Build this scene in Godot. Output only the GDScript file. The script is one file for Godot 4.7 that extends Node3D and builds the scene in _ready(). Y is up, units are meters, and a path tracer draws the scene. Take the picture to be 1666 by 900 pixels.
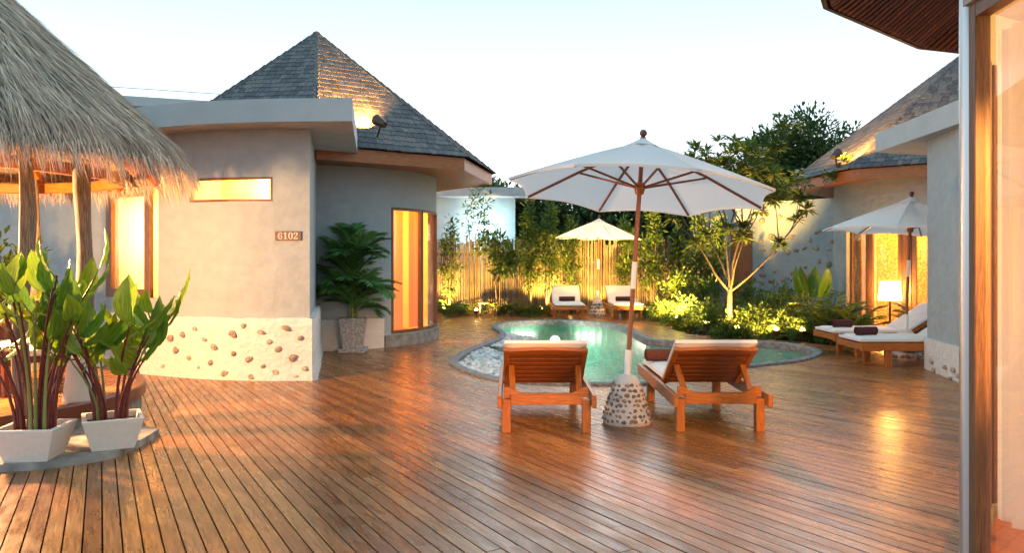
extends Node3D

# The camera stands 1.5 m above the deck and looks level along -Z. Positions were read from the photograph as directions
# and set at the distance of the ground or wall that each thing touches.
const FOCAL := 1300.0
const MID_X := 833.0
const HORIZON := 420.0
const EYE := 1.5

var rng := RandomNumberGenerator.new()
var M := {}
var T := {}
var stone_meshes: Array = []
var taken := {}


class MB:
	var v := PackedVector3Array()
	var n := PackedVector3Array()
	var uv := PackedVector2Array()
	var c := PackedColorArray()
	var col := Color.WHITE
	var colored := false

	func vert(p: Vector3, nn: Vector3, t: Vector2) -> void:
		v.append(p)
		n.append(nn)
		uv.append(t)
		if colored:
			c.append(col)

	func tri(a: Vector3, b: Vector3, d: Vector3, ta := Vector2.ZERO, tb := Vector2.ZERO, td := Vector2.ZERO) -> void:
		var nn := (d - a).cross(b - a).normalized()
		vert(a, nn, ta)
		vert(b, nn, tb)
		vert(d, nn, td)

	func tri_out(a: Vector3, b: Vector3, d: Vector3, from: Vector3, ta := Vector2.ZERO, tb := Vector2.ZERO, td := Vector2.ZERO) -> void:
		if (d - a).cross(b - a).dot((a + b + d) / 3.0 - from) < 0.0:
			tri(a, d, b, ta, td, tb)
		else:
			tri(a, b, d, ta, tb, td)

	func quad(a: Vector3, b: Vector3, d: Vector3, e: Vector3, ta := Vector2.ZERO, tb := Vector2.ZERO, td := Vector2.ZERO, te := Vector2.ZERO) -> void:
		tri(a, b, d, ta, tb, td)
		tri(a, d, e, ta, td, te)

	# a quad whose front looks towards `way`
	func quad_to(a: Vector3, b: Vector3, d: Vector3, e: Vector3, way: Vector3, ta := Vector2.ZERO, tb := Vector2.ZERO, td := Vector2.ZERO, te := Vector2.ZERO) -> void:
		if (d - a).cross(b - a).dot(way) < 0.0:
			quad(a, e, d, b, ta, te, td, tb)
		else:
			quad(a, b, d, e, ta, tb, td, te)

	func stri(a: Vector3, b: Vector3, d: Vector3, na: Vector3, nb: Vector3, nd: Vector3, ta := Vector2.ZERO, tb := Vector2.ZERO, td := Vector2.ZERO) -> void:
		if (d - a).cross(b - a).dot(na + nb + nd) < 0.0:
			vert(a, na, ta)
			vert(d, nd, td)
			vert(b, nb, tb)
		else:
			vert(a, na, ta)
			vert(b, nb, tb)
			vert(d, nd, td)

	func squad(a: Vector3, b: Vector3, d: Vector3, e: Vector3, na: Vector3, nb: Vector3, nd: Vector3, ne: Vector3, ta := Vector2.ZERO, tb := Vector2.ZERO, td := Vector2.ZERO, te := Vector2.ZERO) -> void:
		stri(a, b, d, na, nb, nd, ta, tb, td)
		stri(a, d, e, na, nd, ne, ta, td, te)

	# a box of size s in the frame t, its edges cut by b; uv in metres along the grain (the longest side)
	func box(t: Transform3D, s: Vector3, b := 0.0, off := Vector2.ZERO) -> void:
		var h := s / 2.0
		b = minf(b, minf(h.x, minf(h.y, h.z)) * 0.45)
		var grain := 0 if s.x >= s.y and s.x >= s.z else (1 if s.y >= s.z else 2)
		for a in 3:
			var i := (a + 1) % 3
			var j := (a + 2) % 3
			for sg in [-1.0, 1.0]:
				var q: Array = []
				for k in [[-1, -1], [1, -1], [1, 1], [-1, 1]]:
					var p := Vector3.ZERO
					p[a] = sg * h[a]
					p[i] = k[0] * (h[i] - b)
					p[j] = k[1] * (h[j] - b)
					q.append(p)
				var way := Vector3.ZERO
				way[a] = sg
				var us: Array = []
				for p in q:
					var gu: float = p[grain] if grain != a else p[i]
					var gv: float = p[j] if (grain == i or grain == a) else p[i]
					us.append(Vector2(gu, gv) + off)
				quad_to(t * q[0], t * q[1], t * q[2], t * q[3], t.basis * way, us[0], us[1], us[2], us[3])
		if b <= 0.0:
			return
		var mid := t.origin
		for a in 3:
			var i := (a + 1) % 3
			var j := (a + 2) % 3
			for si in [-1.0, 1.0]:
				for sj in [-1.0, 1.0]:
					var q: Array = []
					for k in [[0, -1.0], [0, 1.0], [1, 1.0], [1, -1.0]]:
						var p := Vector3.ZERO
						p[a] = k[1] * (h[a] - b)
						p[i] = si * (h[i] if k[0] == 0 else h[i] - b)
						p[j] = sj * (h[j] if k[0] == 1 else h[j] - b)
						q.append(p)
					var way := Vector3.ZERO
					way[i] = si
					way[j] = sj
					quad_to(t * q[0], t * q[1], t * q[2], t * q[3], t.basis * way, Vector2(q[0][a], 0) + off, Vector2(q[1][a], 0) + off, Vector2(q[2][a], b) + off, Vector2(q[3][a], b) + off)
		for sx in [-1.0, 1.0]:
			for sy in [-1.0, 1.0]:
				for sz in [-1.0, 1.0]:
					tri_out(t * Vector3(sx * h.x, sy * (h.y - b), sz * (h.z - b)), t * Vector3(sx * (h.x - b), sy * h.y, sz * (h.z - b)), t * Vector3(sx * (h.x - b), sy * (h.y - b), sz * h.z), mid)

	# an upright prism over a polygon of (x, z)
	func prism(poly: PackedVector2Array, y0: float, y1: float, floor_too := true, su := Vector2(1, 0), off := Vector2.ZERO) -> void:
		var idx := Geometry2D.triangulate_polygon(poly)
		var sv := Vector2(-su.y, su.x)
		for k in range(0, idx.size(), 3):
			var a := poly[idx[k]]
			var b := poly[idx[k + 1]]
			var d := poly[idx[k + 2]]
			var ta := Vector2(a.dot(su), a.dot(sv)) + off
			var tb := Vector2(b.dot(su), b.dot(sv)) + off
			var td := Vector2(d.dot(su), d.dot(sv)) + off
			var pa := Vector3(a.x, y1, a.y)
			var pb := Vector3(b.x, y1, b.y)
			var pd := Vector3(d.x, y1, d.y)
			if (pd - pa).cross(pb - pa).y > 0.0:
				tri(pa, pb, pd, ta, tb, td)
			else:
				tri(pa, pd, pb, ta, td, tb)
			if floor_too:
				pa.y = y0
				pb.y = y0
				pd.y = y0
				if (pd - pa).cross(pb - pa).y < 0.0:
					tri(pa, pb, pd, ta, tb, td)
				else:
					tri(pa, pd, pb, ta, td, tb)
		var turn := -1.0 if Geometry2D.is_polygon_clockwise(poly) else 1.0
		var run := 0.0
		for k in poly.size():
			var a := poly[k]
			var b := poly[(k + 1) % poly.size()]
			var e := b - a
			var way := Vector3(e.y, 0, -e.x) * turn
			var l := e.length()
			quad_to(Vector3(a.x, y0, a.y), Vector3(b.x, y0, b.y), Vector3(b.x, y1, b.y), Vector3(a.x, y1, a.y), way, Vector2(run, y0) + off, Vector2(run + l, y0) + off, Vector2(run + l, y1) + off, Vector2(run, y1) + off)
			run += l

	func tube(path: Array, radii: Array, sides := 8, caps := true) -> void:
		var rings: Array = []
		var normals: Array = []
		var ref := Vector3.UP
		var run := 0.0
		var runs: Array = []
		for k in path.size():
			var a: Vector3 = path[maxi(k - 1, 0)]
			var b: Vector3 = path[mini(k + 1, path.size() - 1)]
			var d := (b - a).normalized()
			if k > 0:
				run += (path[k] - path[k - 1]).length()
			runs.append(run)
			if k == 0:
				ref = Vector3.RIGHT if absf(d.y) > 0.9 else Vector3.UP
			var x := d.cross(ref).normalized()
			if x.length() < 0.5:
				x = d.cross(Vector3.FORWARD).normalized()
			var y := x.cross(d).normalized()
			ref = y
			var ring: Array = []
			var nr: Array = []
			for s in sides + 1:
				var w := TAU * s / sides
				var o := x * cos(w) + y * sin(w)
				ring.append(path[k] + o * radii[k])
				nr.append(o)
			rings.append(ring)
			normals.append(nr)
		for k in path.size() - 1:
			for s in sides:
				var u0: float = TAU * s / sides * radii[k]
				var u1: float = TAU * (s + 1) / sides * radii[k]
				squad(rings[k][s], rings[k][s + 1], rings[k + 1][s + 1], rings[k + 1][s], normals[k][s], normals[k][s + 1], normals[k + 1][s + 1], normals[k + 1][s], Vector2(runs[k], u0), Vector2(runs[k], u1), Vector2(runs[k + 1], u1), Vector2(runs[k + 1], u0))
		if caps:
			var last := path.size() - 1
			for s in sides:
				tri_out(path[0], rings[0][s], rings[0][s + 1], path[mini(1, last)])
				tri_out(path[last], rings[last][s], rings[last][s + 1], path[maxi(last - 1, 0)])

	# a profile of (radius, height), turned about the upright axis of t
	func lathe(t: Transform3D, prof: Array, sides := 24) -> void:
		for k in prof.size() - 1:
			var p: Vector2 = prof[k]
			var q: Vector2 = prof[k + 1]
			var e := q - p
			var pn := Vector2(e.y, -e.x).normalized()
			for s in sides:
				var a := TAU * s / sides
				var b := TAU * (s + 1) / sides
				var da := Vector3(cos(a), 0, sin(a))
				var db := Vector3(cos(b), 0, sin(b))
				var na := t.basis * (da * pn.x + Vector3.UP * pn.y)
				var nb := t.basis * (db * pn.x + Vector3.UP * pn.y)
				if p.x < 0.0001:
					stri(t * Vector3(0, p.y, 0), t * (da * q.x + Vector3.UP * q.y), t * (db * q.x + Vector3.UP * q.y), na, na, nb)
				elif q.x < 0.0001:
					stri(t * (da * p.x + Vector3.UP * p.y), t * (db * p.x + Vector3.UP * p.y), t * Vector3(0, q.y, 0), na, nb, nb)
				else:
					squad(t * (da * p.x + Vector3.UP * p.y), t * (db * p.x + Vector3.UP * p.y), t * (db * q.x + Vector3.UP * q.y), t * (da * q.x + Vector3.UP * q.y), na, nb, nb, na, Vector2(a * p.x, p.y), Vector2(b * p.x, p.y), Vector2(b * p.x, q.y), Vector2(a * p.x, q.y))

	# a folded leaf
	func leaf(p: Vector3, d: Vector3, up: Vector3, l: float, w: float) -> void:
		var side := d.cross(up).normalized() * w * 0.5
		var lift := side.cross(d).normalized()
		var m := p + d * l * 0.45 - lift * l * 0.02
		var tip := p + d * l - lift * l * 0.12
		var fold := lift * w * 0.16
		tri(p, m + side + fold, tip)
		tri(p, tip, m - side + fold)

	func mesh() -> ArrayMesh:
		var arr: Array = []
		arr.resize(Mesh.ARRAY_MAX)
		arr[Mesh.ARRAY_VERTEX] = v
		arr[Mesh.ARRAY_NORMAL] = n
		arr[Mesh.ARRAY_TEX_UV] = uv
		if colored:
			arr[Mesh.ARRAY_COLOR] = c
		var m := ArrayMesh.new()
		m.add_surface_from_arrays(Mesh.PRIMITIVE_TRIANGLES, arr)
		return m


func at(x: float, y: float, d: float) -> Vector3:
	return Vector3((x - MID_X) / FOCAL * d, EYE - (y - HORIZON) / FOCAL * d, -d)


func ground_at(x: float, y: float) -> Vector3:
	return at(x, y, EYE * FOCAL / (y - HORIZON))


func numbered(called: String) -> String:
	taken[called] = taken.get(called, -1) + 1
	return called if taken[called] == 0 else "%s_%03d" % [called, taken[called]]


func thing(called: String, label: String, category: String, where := Vector3.ZERO, turn := 0.0, group := "") -> Node3D:
	var o := Node3D.new()
	o.name = numbered(called)
	add_child(o)
	o.position = where
	o.rotation.y = turn
	tag(o, label, category, group)
	return o


func tag(o: Node, label: String, category: String, group := "") -> void:
	o.set_meta("label", label)
	o.set_meta("category", category)
	if group != "":
		o.set_meta("group", group)


func obj(mb: MB, called: String, m: Material, parent: Node = null) -> MeshInstance3D:
	var o := MeshInstance3D.new()
	o.mesh = mb.mesh()
	o.material_override = m
	if parent == null:
		o.name = numbered(called)
		add_child(o)
	else:
		o.name = called
		parent.add_child(o, true)
	return o


func put(m: Mesh, called: String, ma: Material, parent: Node, t: Transform3D) -> MeshInstance3D:
	var o := MeshInstance3D.new()
	o.mesh = m
	o.material_override = ma
	o.name = called
	parent.add_child(o, true)
	o.transform = t
	return o


func structure(o: Node) -> void:
	o.set_meta("kind", "structure")


func stuff(o: Node) -> void:
	o.set_meta("kind", "stuff")


func tf(p: Vector3, b := Basis.IDENTITY) -> Transform3D:
	return Transform3D(b, p)


# a bar of section w (sideways) by h between two points
func bar(mb: MB, a: Vector3, b: Vector3, w: float, h: float, bevel := 0.004, up := Vector3.UP) -> void:
	var z := (b - a).normalized()
	var x := up.cross(z).normalized()
	if x.length() < 0.5:
		x = Vector3.RIGHT
	var y := z.cross(x).normalized()
	mb.box(Transform3D(Basis(x, y, z), (a + b) / 2.0), Vector3(w, h, (b - a).length()), bevel, Vector2(rng.randf() * 3.0, rng.randf() * 3.0))


func smooth_line(pts: Array, steps: int, closed := false) -> Array:
	var out: Array = []
	var nn := pts.size()
	for k in (nn if closed else nn - 1):
		var p0 = pts[(k - 1 + nn) % nn] if closed else pts[maxi(k - 1, 0)]
		var p1 = pts[k]
		var p2 = pts[(k + 1) % nn] if closed else pts[k + 1]
		var p3 = pts[(k + 2) % nn] if closed else pts[mini(k + 2, nn - 1)]
		for s in steps:
			out.append(p1.cubic_interpolate(p2, p0, p3, float(s) / steps))
	if not closed:
		out.append(pts[nn - 1])
	return out


# ---------- materials ----------
func lin(r: float, g: float, b: float) -> Color:
	return Color(r, g, b).linear_to_srgb()


func noise_tex(key: String, size: int, freq: float, octaves: int, lo: float, hi: float, kind := FastNoiseLite.TYPE_SIMPLEX_SMOOTH, sd := 1) -> NoiseTexture2D:
	var fn := FastNoiseLite.new()
	fn.seed = sd
	fn.noise_type = kind
	fn.frequency = freq
	fn.fractal_octaves = octaves
	var t := NoiseTexture2D.new()
	t.width = size
	t.height = size
	t.seamless = true
	t.noise = fn
	var g := Gradient.new()
	g.set_color(0, Color(lo, lo, lo))
	g.set_color(1, Color(hi, hi, hi))
	t.color_ramp = g
	T[key] = t
	return t


func wood_tex(key: String, w: int, h: int, sd: int, depth: float, pores := true) -> void:
	var fn := FastNoiseLite.new()
	fn.seed = sd
	fn.frequency = 1.0
	fn.fractal_octaves = 3
	var bytes := PackedByteArray()
	bytes.resize(w * h * 3)
	for y in h:
		for x in w:
			var u := float(x) / w
			# blended with itself half a turn on, so that the ends meet
			var k := u
			var a := fn.get_noise_2d(u * 6.0, y * 0.11) * 0.6 + fn.get_noise_2d(u * 14.0 + 50.0, y * 0.42) * 0.4
			var b := fn.get_noise_2d((u - 1.0) * 6.0, y * 0.11) * 0.6 + fn.get_noise_2d((u - 1.0) * 14.0 + 50.0, y * 0.42) * 0.4
			var g := lerpf(a, b, k)
			var pore := fn.get_noise_2d(u * 40.0, y * 0.9)
			var t := clampf(1.0 - depth * (0.5 - g) - (0.14 if pores and pore > 0.42 else 0.0), 0.25, 1.0)
			var p := (y * w + x) * 3
			bytes[p] = int(255.0 * t)
			bytes[p + 1] = int(255.0 * clampf(t * (0.97 + 0.03 * g), 0, 1))
			bytes[p + 2] = int(255.0 * clampf(t * (0.95 + 0.05 * g), 0, 1))
	T[key] = ImageTexture.create_from_image(Image.create_from_data(w, h, false, Image.FORMAT_RGB8, bytes))


# opts: tex, tri (triplanar repeats per metre), uv (repeats per metre), bump, bump_cm, metal, back, emit, energy, vc, coat, spec
func mat(key: String, color: Color, rough: float, opts := {}) -> StandardMaterial3D:
	var m := StandardMaterial3D.new()
	m.resource_name = key
	m.albedo_color = color
	m.roughness = rough
	m.metallic = opts.get("metal", 0.0)
	m.metallic_specular = opts.get("spec", 0.5)
	if opts.has("tex"):
		m.albedo_texture = T[opts.tex]
	if opts.has("tri"):
		m.uv1_triplanar = true
		m.uv1_world_triplanar = true
		m.uv1_scale = Vector3.ONE * float(opts.tri)
	elif opts.has("uv"):
		m.uv1_scale = Vector3(opts.uv.x, opts.uv.y, 1)
	if opts.has("bump"):
		m.heightmap_enabled = true
		m.heightmap_texture = T[opts.bump]
		m.heightmap_scale = opts.get("bump_cm", 0.5)
	if opts.has("rtex"):
		m.roughness_texture = T[opts.rtex]
	if opts.has("back"):
		m.backlight_enabled = true
		m.backlight = opts.back
	if opts.has("emit"):
		m.emission_enabled = true
		m.emission = opts.emit
		m.emission_energy_multiplier = opts.get("energy", 1.0)
	if opts.get("vc", false):
		m.vertex_color_use_as_albedo = true
	if opts.has("coat"):
		m.clearcoat_enabled = true
		m.clearcoat = opts.coat
		m.clearcoat_roughness = opts.get("coat_rough", 0.2)
	if opts.get("two", false):
		m.cull_mode = BaseMaterial3D.CULL_DISABLED
	M[key] = m
	return m


func pane_mat(key: String, color: Color, alpha: float) -> StandardMaterial3D:
	var m := mat(key, Color(color.r, color.g, color.b, alpha), 0.02)
	m.transparency = BaseMaterial3D.TRANSPARENCY_ALPHA
	m.cull_mode = BaseMaterial3D.CULL_DISABLED
	return m


func make_materials() -> void:
	wood_tex("wood", 512, 256, 7, 0.75)
	wood_tex("wood_fine", 512, 256, 21, 0.45)
	wood_tex("wood_deck", 512, 256, 33, 0.42, false)
	noise_tex("plaster", 512, 0.012, 6, 0.92, 1.0, FastNoiseLite.TYPE_SIMPLEX_SMOOTH, 3)
	noise_tex("blotch", 512, 0.012, 5, 0.55, 1.0, FastNoiseLite.TYPE_SIMPLEX_SMOOTH, 5)
	noise_tex("grain", 512, 0.06, 4, 0.0, 1.0, FastNoiseLite.TYPE_SIMPLEX_SMOOTH, 9)
	noise_tex("lumps", 512, 0.02, 4, 0.0, 1.0, FastNoiseLite.TYPE_SIMPLEX_SMOOTH, 11)
	noise_tex("ripple", 512, 0.018, 3, 0.0, 1.0, FastNoiseLite.TYPE_SIMPLEX_SMOOTH, 13)
	noise_tex("wet", 512, 0.01, 4, 0.2, 0.46, FastNoiseLite.TYPE_SIMPLEX_SMOOTH, 15)
	noise_tex("weave", 256, 0.2, 2, 0.9, 1.0, FastNoiseLite.TYPE_SIMPLEX, 17)
	var tones := [[0.50, 0.205, 0.062], [0.42, 0.165, 0.052], [0.58, 0.255, 0.088], [0.47, 0.20, 0.075], [0.34, 0.13, 0.045]]
	for k in tones.size():
		mat("deck%d" % k, lin(tones[k][0], tones[k][1], tones[k][2]), 0.9, {"tex": "wood_deck", "uv": Vector2(0.4, 1.6), "rtex": "wet", "bump": "wood_deck", "bump_cm": 0.04, "spec": 0.53})
	mat("teak", lin(0.60, 0.19, 0.03), 0.36, {"tex": "wood_fine", "uv": Vector2(0.8, 4.0)})
	mat("teak_dark", lin(0.42, 0.125, 0.03), 0.4, {"tex": "wood_fine", "uv": Vector2(0.8, 4.0)})
	mat("red_wood", lin(0.17, 0.045, 0.022), 0.4, {"tex": "wood_fine", "uv": Vector2(0.8, 4.0)})
	mat("frame_wood", lin(0.26, 0.13, 0.06), 0.45, {"tex": "wood_fine", "uv": Vector2(0.8, 4.0)})
	mat("fascia", lin(0.52, 0.16, 0.018), 0.45, {"tex": "wood_fine", "uv": Vector2(0.7, 3.0)})
	mat("post_wood", lin(0.42, 0.33, 0.25), 0.8, {"tex": "wood", "uv": Vector2(0.7, 4.0)})
	mat("dark_wood", lin(0.07, 0.03, 0.02), 0.5, {"tex": "wood_fine", "uv": Vector2(0.8, 4.0)})
	for k in 3:
		mat("slat%d" % k, [lin(0.30, 0.12, 0.055), lin(0.24, 0.09, 0.04), lin(0.37, 0.16, 0.075)][k], 0.5, {"tex": "wood_fine", "uv": Vector2(0.8, 4.0)})
	mat("plaster", lin(0.35, 0.39, 0.405), 0.9, {"tex": "plaster", "tri": 0.6, "bump": "lumps", "bump_cm": 0.9})
	mat("slab", lin(0.40, 0.43, 0.445), 0.85, {"tex": "plaster", "tri": 0.3, "bump": "grain", "bump_cm": 0.15})
	mat("plinth", lin(0.68, 0.65, 0.61), 0.95, {"tex": "plaster", "tri": 1.1, "bump": "lumps", "bump_cm": 1.2})
	mat("pale_plaster", lin(0.42, 0.52, 0.54), 0.9, {"tex": "plaster", "tri": 0.4})
	mat("concrete", lin(0.40, 0.39, 0.36), 0.85, {"tex": "blotch", "tri": 0.8, "bump": "grain", "bump_cm": 0.2})
	mat("kerb", lin(0.32, 0.33, 0.34), 0.75, {"tex": "blotch", "tri": 1.4, "bump": "lumps", "bump_cm": 0.8})
	mat("pot", lin(0.66, 0.62, 0.56), 0.9, {"tex": "plaster", "tri": 2.5, "bump": "grain", "bump_cm": 0.3})
	mat("old_pot", lin(0.60, 0.57, 0.54), 0.95, {"tex": "blotch", "tri": 3.5, "bump": "grain", "bump_cm": 0.2})
	mat("soil", lin(0.05, 0.035, 0.025), 1.0, {"tex": "blotch", "tri": 2.0, "bump": "grain", "bump_cm": 2.0})
	mat("ground", lin(0.03, 0.023, 0.017), 1.0, {"tex": "blotch", "tri": 0.7})
	mat("tile", lin(0.006, 0.43, 0.30), 0.3, {"tex": "blotch", "tri": 1.0})
	for k in 4:
		mat("stone%d" % k, [lin(0.68, 0.53, 0.40), lin(0.60, 0.47, 0.36), lin(0.73, 0.59, 0.46), lin(0.54, 0.41, 0.30)][k], 0.85, {"tex": "blotch", "tri": 4.0, "bump": "grain", "bump_cm": 0.6})
	for k in 4:
		mat("pebble%d" % k, [lin(0.26, 0.15, 0.085), lin(0.18, 0.125, 0.09), lin(0.32, 0.21, 0.13), lin(0.14, 0.11, 0.09)][k], 0.6)
	mat("white_pebble", lin(0.68, 0.68, 0.67), 0.8, {"vc": true})
	mat("cement", lin(0.70, 0.61, 0.55), 0.95, {"tex": "plaster", "tri": 3.0, "bump": "grain", "bump_cm": 0.5})
	for k in 4:
		mat("shingle%d" % k, [lin(0.13, 0.125, 0.135), lin(0.175, 0.165, 0.17), lin(0.10, 0.095, 0.105), lin(0.21, 0.185, 0.175)][k], 0.85, {"tex": "blotch", "tri": 3.0, "bump": "grain", "bump_cm": 0.5})
	mat("shingles", Color.WHITE, 0.85, {"tex": "blotch", "tri": 3.0, "vc": true, "bump": "grain", "bump_cm": 0.5})
	mat("roof_board", lin(0.06, 0.045, 0.035), 0.9)
	mat("soffit", lin(0.44, 0.15, 0.022), 0.5, {"tex": "wood_fine", "uv": Vector2(0.8, 3.0)})
	mat("straw", Color.WHITE, 0.9, {"vc": true, "back": lin(0.16, 0.12, 0.08)})
	mat("straw_under", lin(0.36, 0.27, 0.19), 0.95, {"tex": "blotch", "tri": 3.0})
	mat("leaf", Color.WHITE, 0.5, {"vc": true, "back": lin(0.75, 0.85, 0.4), "two": true})
	mat("leaf_dull", Color.WHITE, 0.65, {"vc": true, "back": lin(0.35, 0.4, 0.25), "two": true})
	mat("blade", lin(0.34, 0.57, 0.05), 0.38, {"tex": "wood_fine", "uv": Vector2(0.15, 1.2), "back": lin(0.9, 0.95, 0.45), "two": true})
	mat("blade2", lin(0.43, 0.63, 0.07), 0.38, {"tex": "wood_fine", "uv": Vector2(0.15, 1.2), "back": lin(0.9, 0.95, 0.45), "two": true})
	mat("blade3", lin(0.20, 0.44, 0.05), 0.38, {"tex": "wood_fine", "uv": Vector2(0.15, 1.2), "back": lin(0.9, 0.95, 0.45), "two": true})
	mat("red_stem", lin(0.21, 0.035, 0.03), 0.4, {"tex": "blotch", "tri": 6.0})
	mat("green_stem", lin(0.20, 0.22, 0.06), 0.5)
	mat("bark", lin(0.16, 0.125, 0.09), 0.9, {"tex": "blotch", "tri": 4.0, "bump": "lumps", "bump_cm": 1.0})
	mat("dark_bark", lin(0.09, 0.07, 0.05), 0.9)
	for k in 4:
		mat("bamboo%d" % k, [lin(0.54, 0.43, 0.28), lin(0.46, 0.36, 0.24), lin(0.60, 0.50, 0.34), lin(0.38, 0.29, 0.20)][k], 0.6, {"tex": "wood", "uv": Vector2(0.5, 3.0)})
	mat("canvas", lin(0.85, 0.84, 0.845), 0.9, {"tex": "weave", "tri": 2.0, "back": lin(0.8, 0.8, 0.8), "two": true})
	mat("cushion", lin(0.78, 0.76, 0.75), 0.95, {"tex": "weave", "tri": 4.0, "bump": "grain", "bump_cm": 0.1})
	mat("towel", lin(0.24, 0.065, 0.035), 1.0, {"tex": "blotch", "tri": 8.0, "bump": "grain", "bump_cm": 0.4})
	mat("dark_towel", lin(0.12, 0.03, 0.035), 1.0, {"tex": "blotch", "tri": 8.0, "bump": "grain", "bump_cm": 0.4})
	mat("curtain", lin(0.72, 0.50, 0.26), 0.9, {"back": lin(0.7, 0.6, 0.4), "two": true, "tex": "weave", "tri": 3.0})
	mat("white_curtain", lin(0.80, 0.74, 0.64), 0.9, {"back": lin(0.7, 0.65, 0.55), "two": true})
	mat("cream", lin(0.74, 0.60, 0.40), 0.9, {"tex": "plaster", "tri": 0.6})
	mat("ochre", lin(0.72, 0.50, 0.20), 0.9, {"tex": "blotch", "tri": 2.2, "bump": "lumps", "bump_cm": 1.5})
	mat("metal", lin(0.50, 0.52, 0.54), 0.32, {"metal": 0.85})
	mat("bronze", lin(0.07, 0.04, 0.03), 0.4, {"metal": 0.5})
	mat("black", lin(0.02, 0.02, 0.025), 0.4)
	mat("white_paint", lin(0.8, 0.78, 0.74), 0.5)
	mat("plaque", lin(0.30, 0.20, 0.15), 0.7, {"tex": "wood_fine", "uv": Vector2(2, 6)})
	mat("letters", lin(0.62, 0.50, 0.42), 0.7)
	mat("door_wood", lin(0.50, 0.20, 0.07), 0.5, {"tex": "wood_fine", "uv": Vector2(0.8, 4.0)})
	mat("flower", lin(0.80, 0.76, 0.60), 0.6, {"back": lin(0.5, 0.5, 0.4), "two": true})
	pane_mat("glass", Color(0.9, 0.92, 0.92), 0.04)
	pane_mat("frosted", Color(1.0, 0.9, 0.7), 0.06)
	var w := pane_mat("water", Color(0.55, 0.85, 0.75), 0.06)
	w.metallic_specular = 0.38
	w.heightmap_enabled = true
	w.heightmap_texture = T.ripple
	w.heightmap_scale = 3.5
	w.uv1_triplanar = true
	w.uv1_world_triplanar = true
	w.uv1_scale = Vector3.ONE * 0.7


func make_stones() -> void:
	for k in 4:
		var r := RandomNumberGenerator.new()
		r.seed = 100 + k
		var fn := FastNoiseLite.new()
		fn.seed = 40 + k
		fn.frequency = 0.9
		var dirs := [Vector3.RIGHT, Vector3.UP, Vector3.BACK, Vector3.LEFT, Vector3.DOWN, Vector3.FORWARD]
		var faces: Array = []
		for sx in [0, 3]:
			for sy in [1, 4]:
				for sz in [2, 5]:
					faces.append([dirs[sx], dirs[sy], dirs[sz]])
		var mb := MB.new()
		for f in faces:
			var ab: Vector3 = (f[0] + f[1]).normalized()
			var bc: Vector3 = (f[1] + f[2]).normalized()
			var ca: Vector3 = (f[2] + f[0]).normalized()
			for t in [[f[0], ab, ca], [ab, f[1], bc], [ca, bc, f[2]], [ab, bc, ca]]:
				var q: Array = []
				for p in t:
					q.append(p * (1.0 + 0.45 * fn.get_noise_3dv(p * 1.3)))
				mb.stri(q[0], q[1], q[2], t[0], t[1], t[2])
		stone_meshes.append(mb.mesh())


func stone(parent: Node, called: String, m: Material, p: Vector3, size: Vector3, face := Basis.IDENTITY) -> MeshInstance3D:
	var b := face * Basis(Vector3.FORWARD, rng.randf_range(-0.6, 0.6)) * Basis.from_scale(size)
	return put(stone_meshes[rng.randi() % 4], called, m, parent, Transform3D(b, p))


# ---------- ground, deck, pool ----------
var pool_outer := PackedVector2Array()
var pool_inner := PackedVector2Array()


func make_pool_outline() -> void:
	var px := [[731, 591], [746, 577], [785, 560], [808, 551], [812, 543], [800, 533], [818, 526], [860, 523], [920, 522], [985, 526], [1026, 535], [1046, 546], [1066, 554], [1110, 557], [1200, 556], [1275, 560], [1322, 568], [1338, 576], [1312, 587], [1262, 594], [1195, 601], [1120, 613], [1062, 626], [985, 628], [880, 626], [800, 619], [752, 605]]
	var pts: Array = []
	for p in px:
		var g := ground_at(p[0], p[1])
		pts.append(Vector2(g.x, g.z))
	pool_outer = PackedVector2Array(smooth_line(pts, 5, true))
	pool_inner = Geometry2D.offset_polygon(pool_outer, -0.13, Geometry2D.JOIN_ROUND)[0]


func make_ground() -> void:
	var mb := MB.new()
	for r in [[-120.0, 1.6], [1.6, 120.0]]:
		var half := PackedVector2Array([Vector2(r[0], 40), Vector2(r[1], 40), Vector2(r[1], -220), Vector2(r[0], -220)])
		for poly in Geometry2D.clip_polygons(half, Geometry2D.offset_polygon(pool_outer, -0.08)[0]):
			mb.prism(poly, -0.2, -0.13, false)
	structure(obj(mb, "ground", M.ground))


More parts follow.
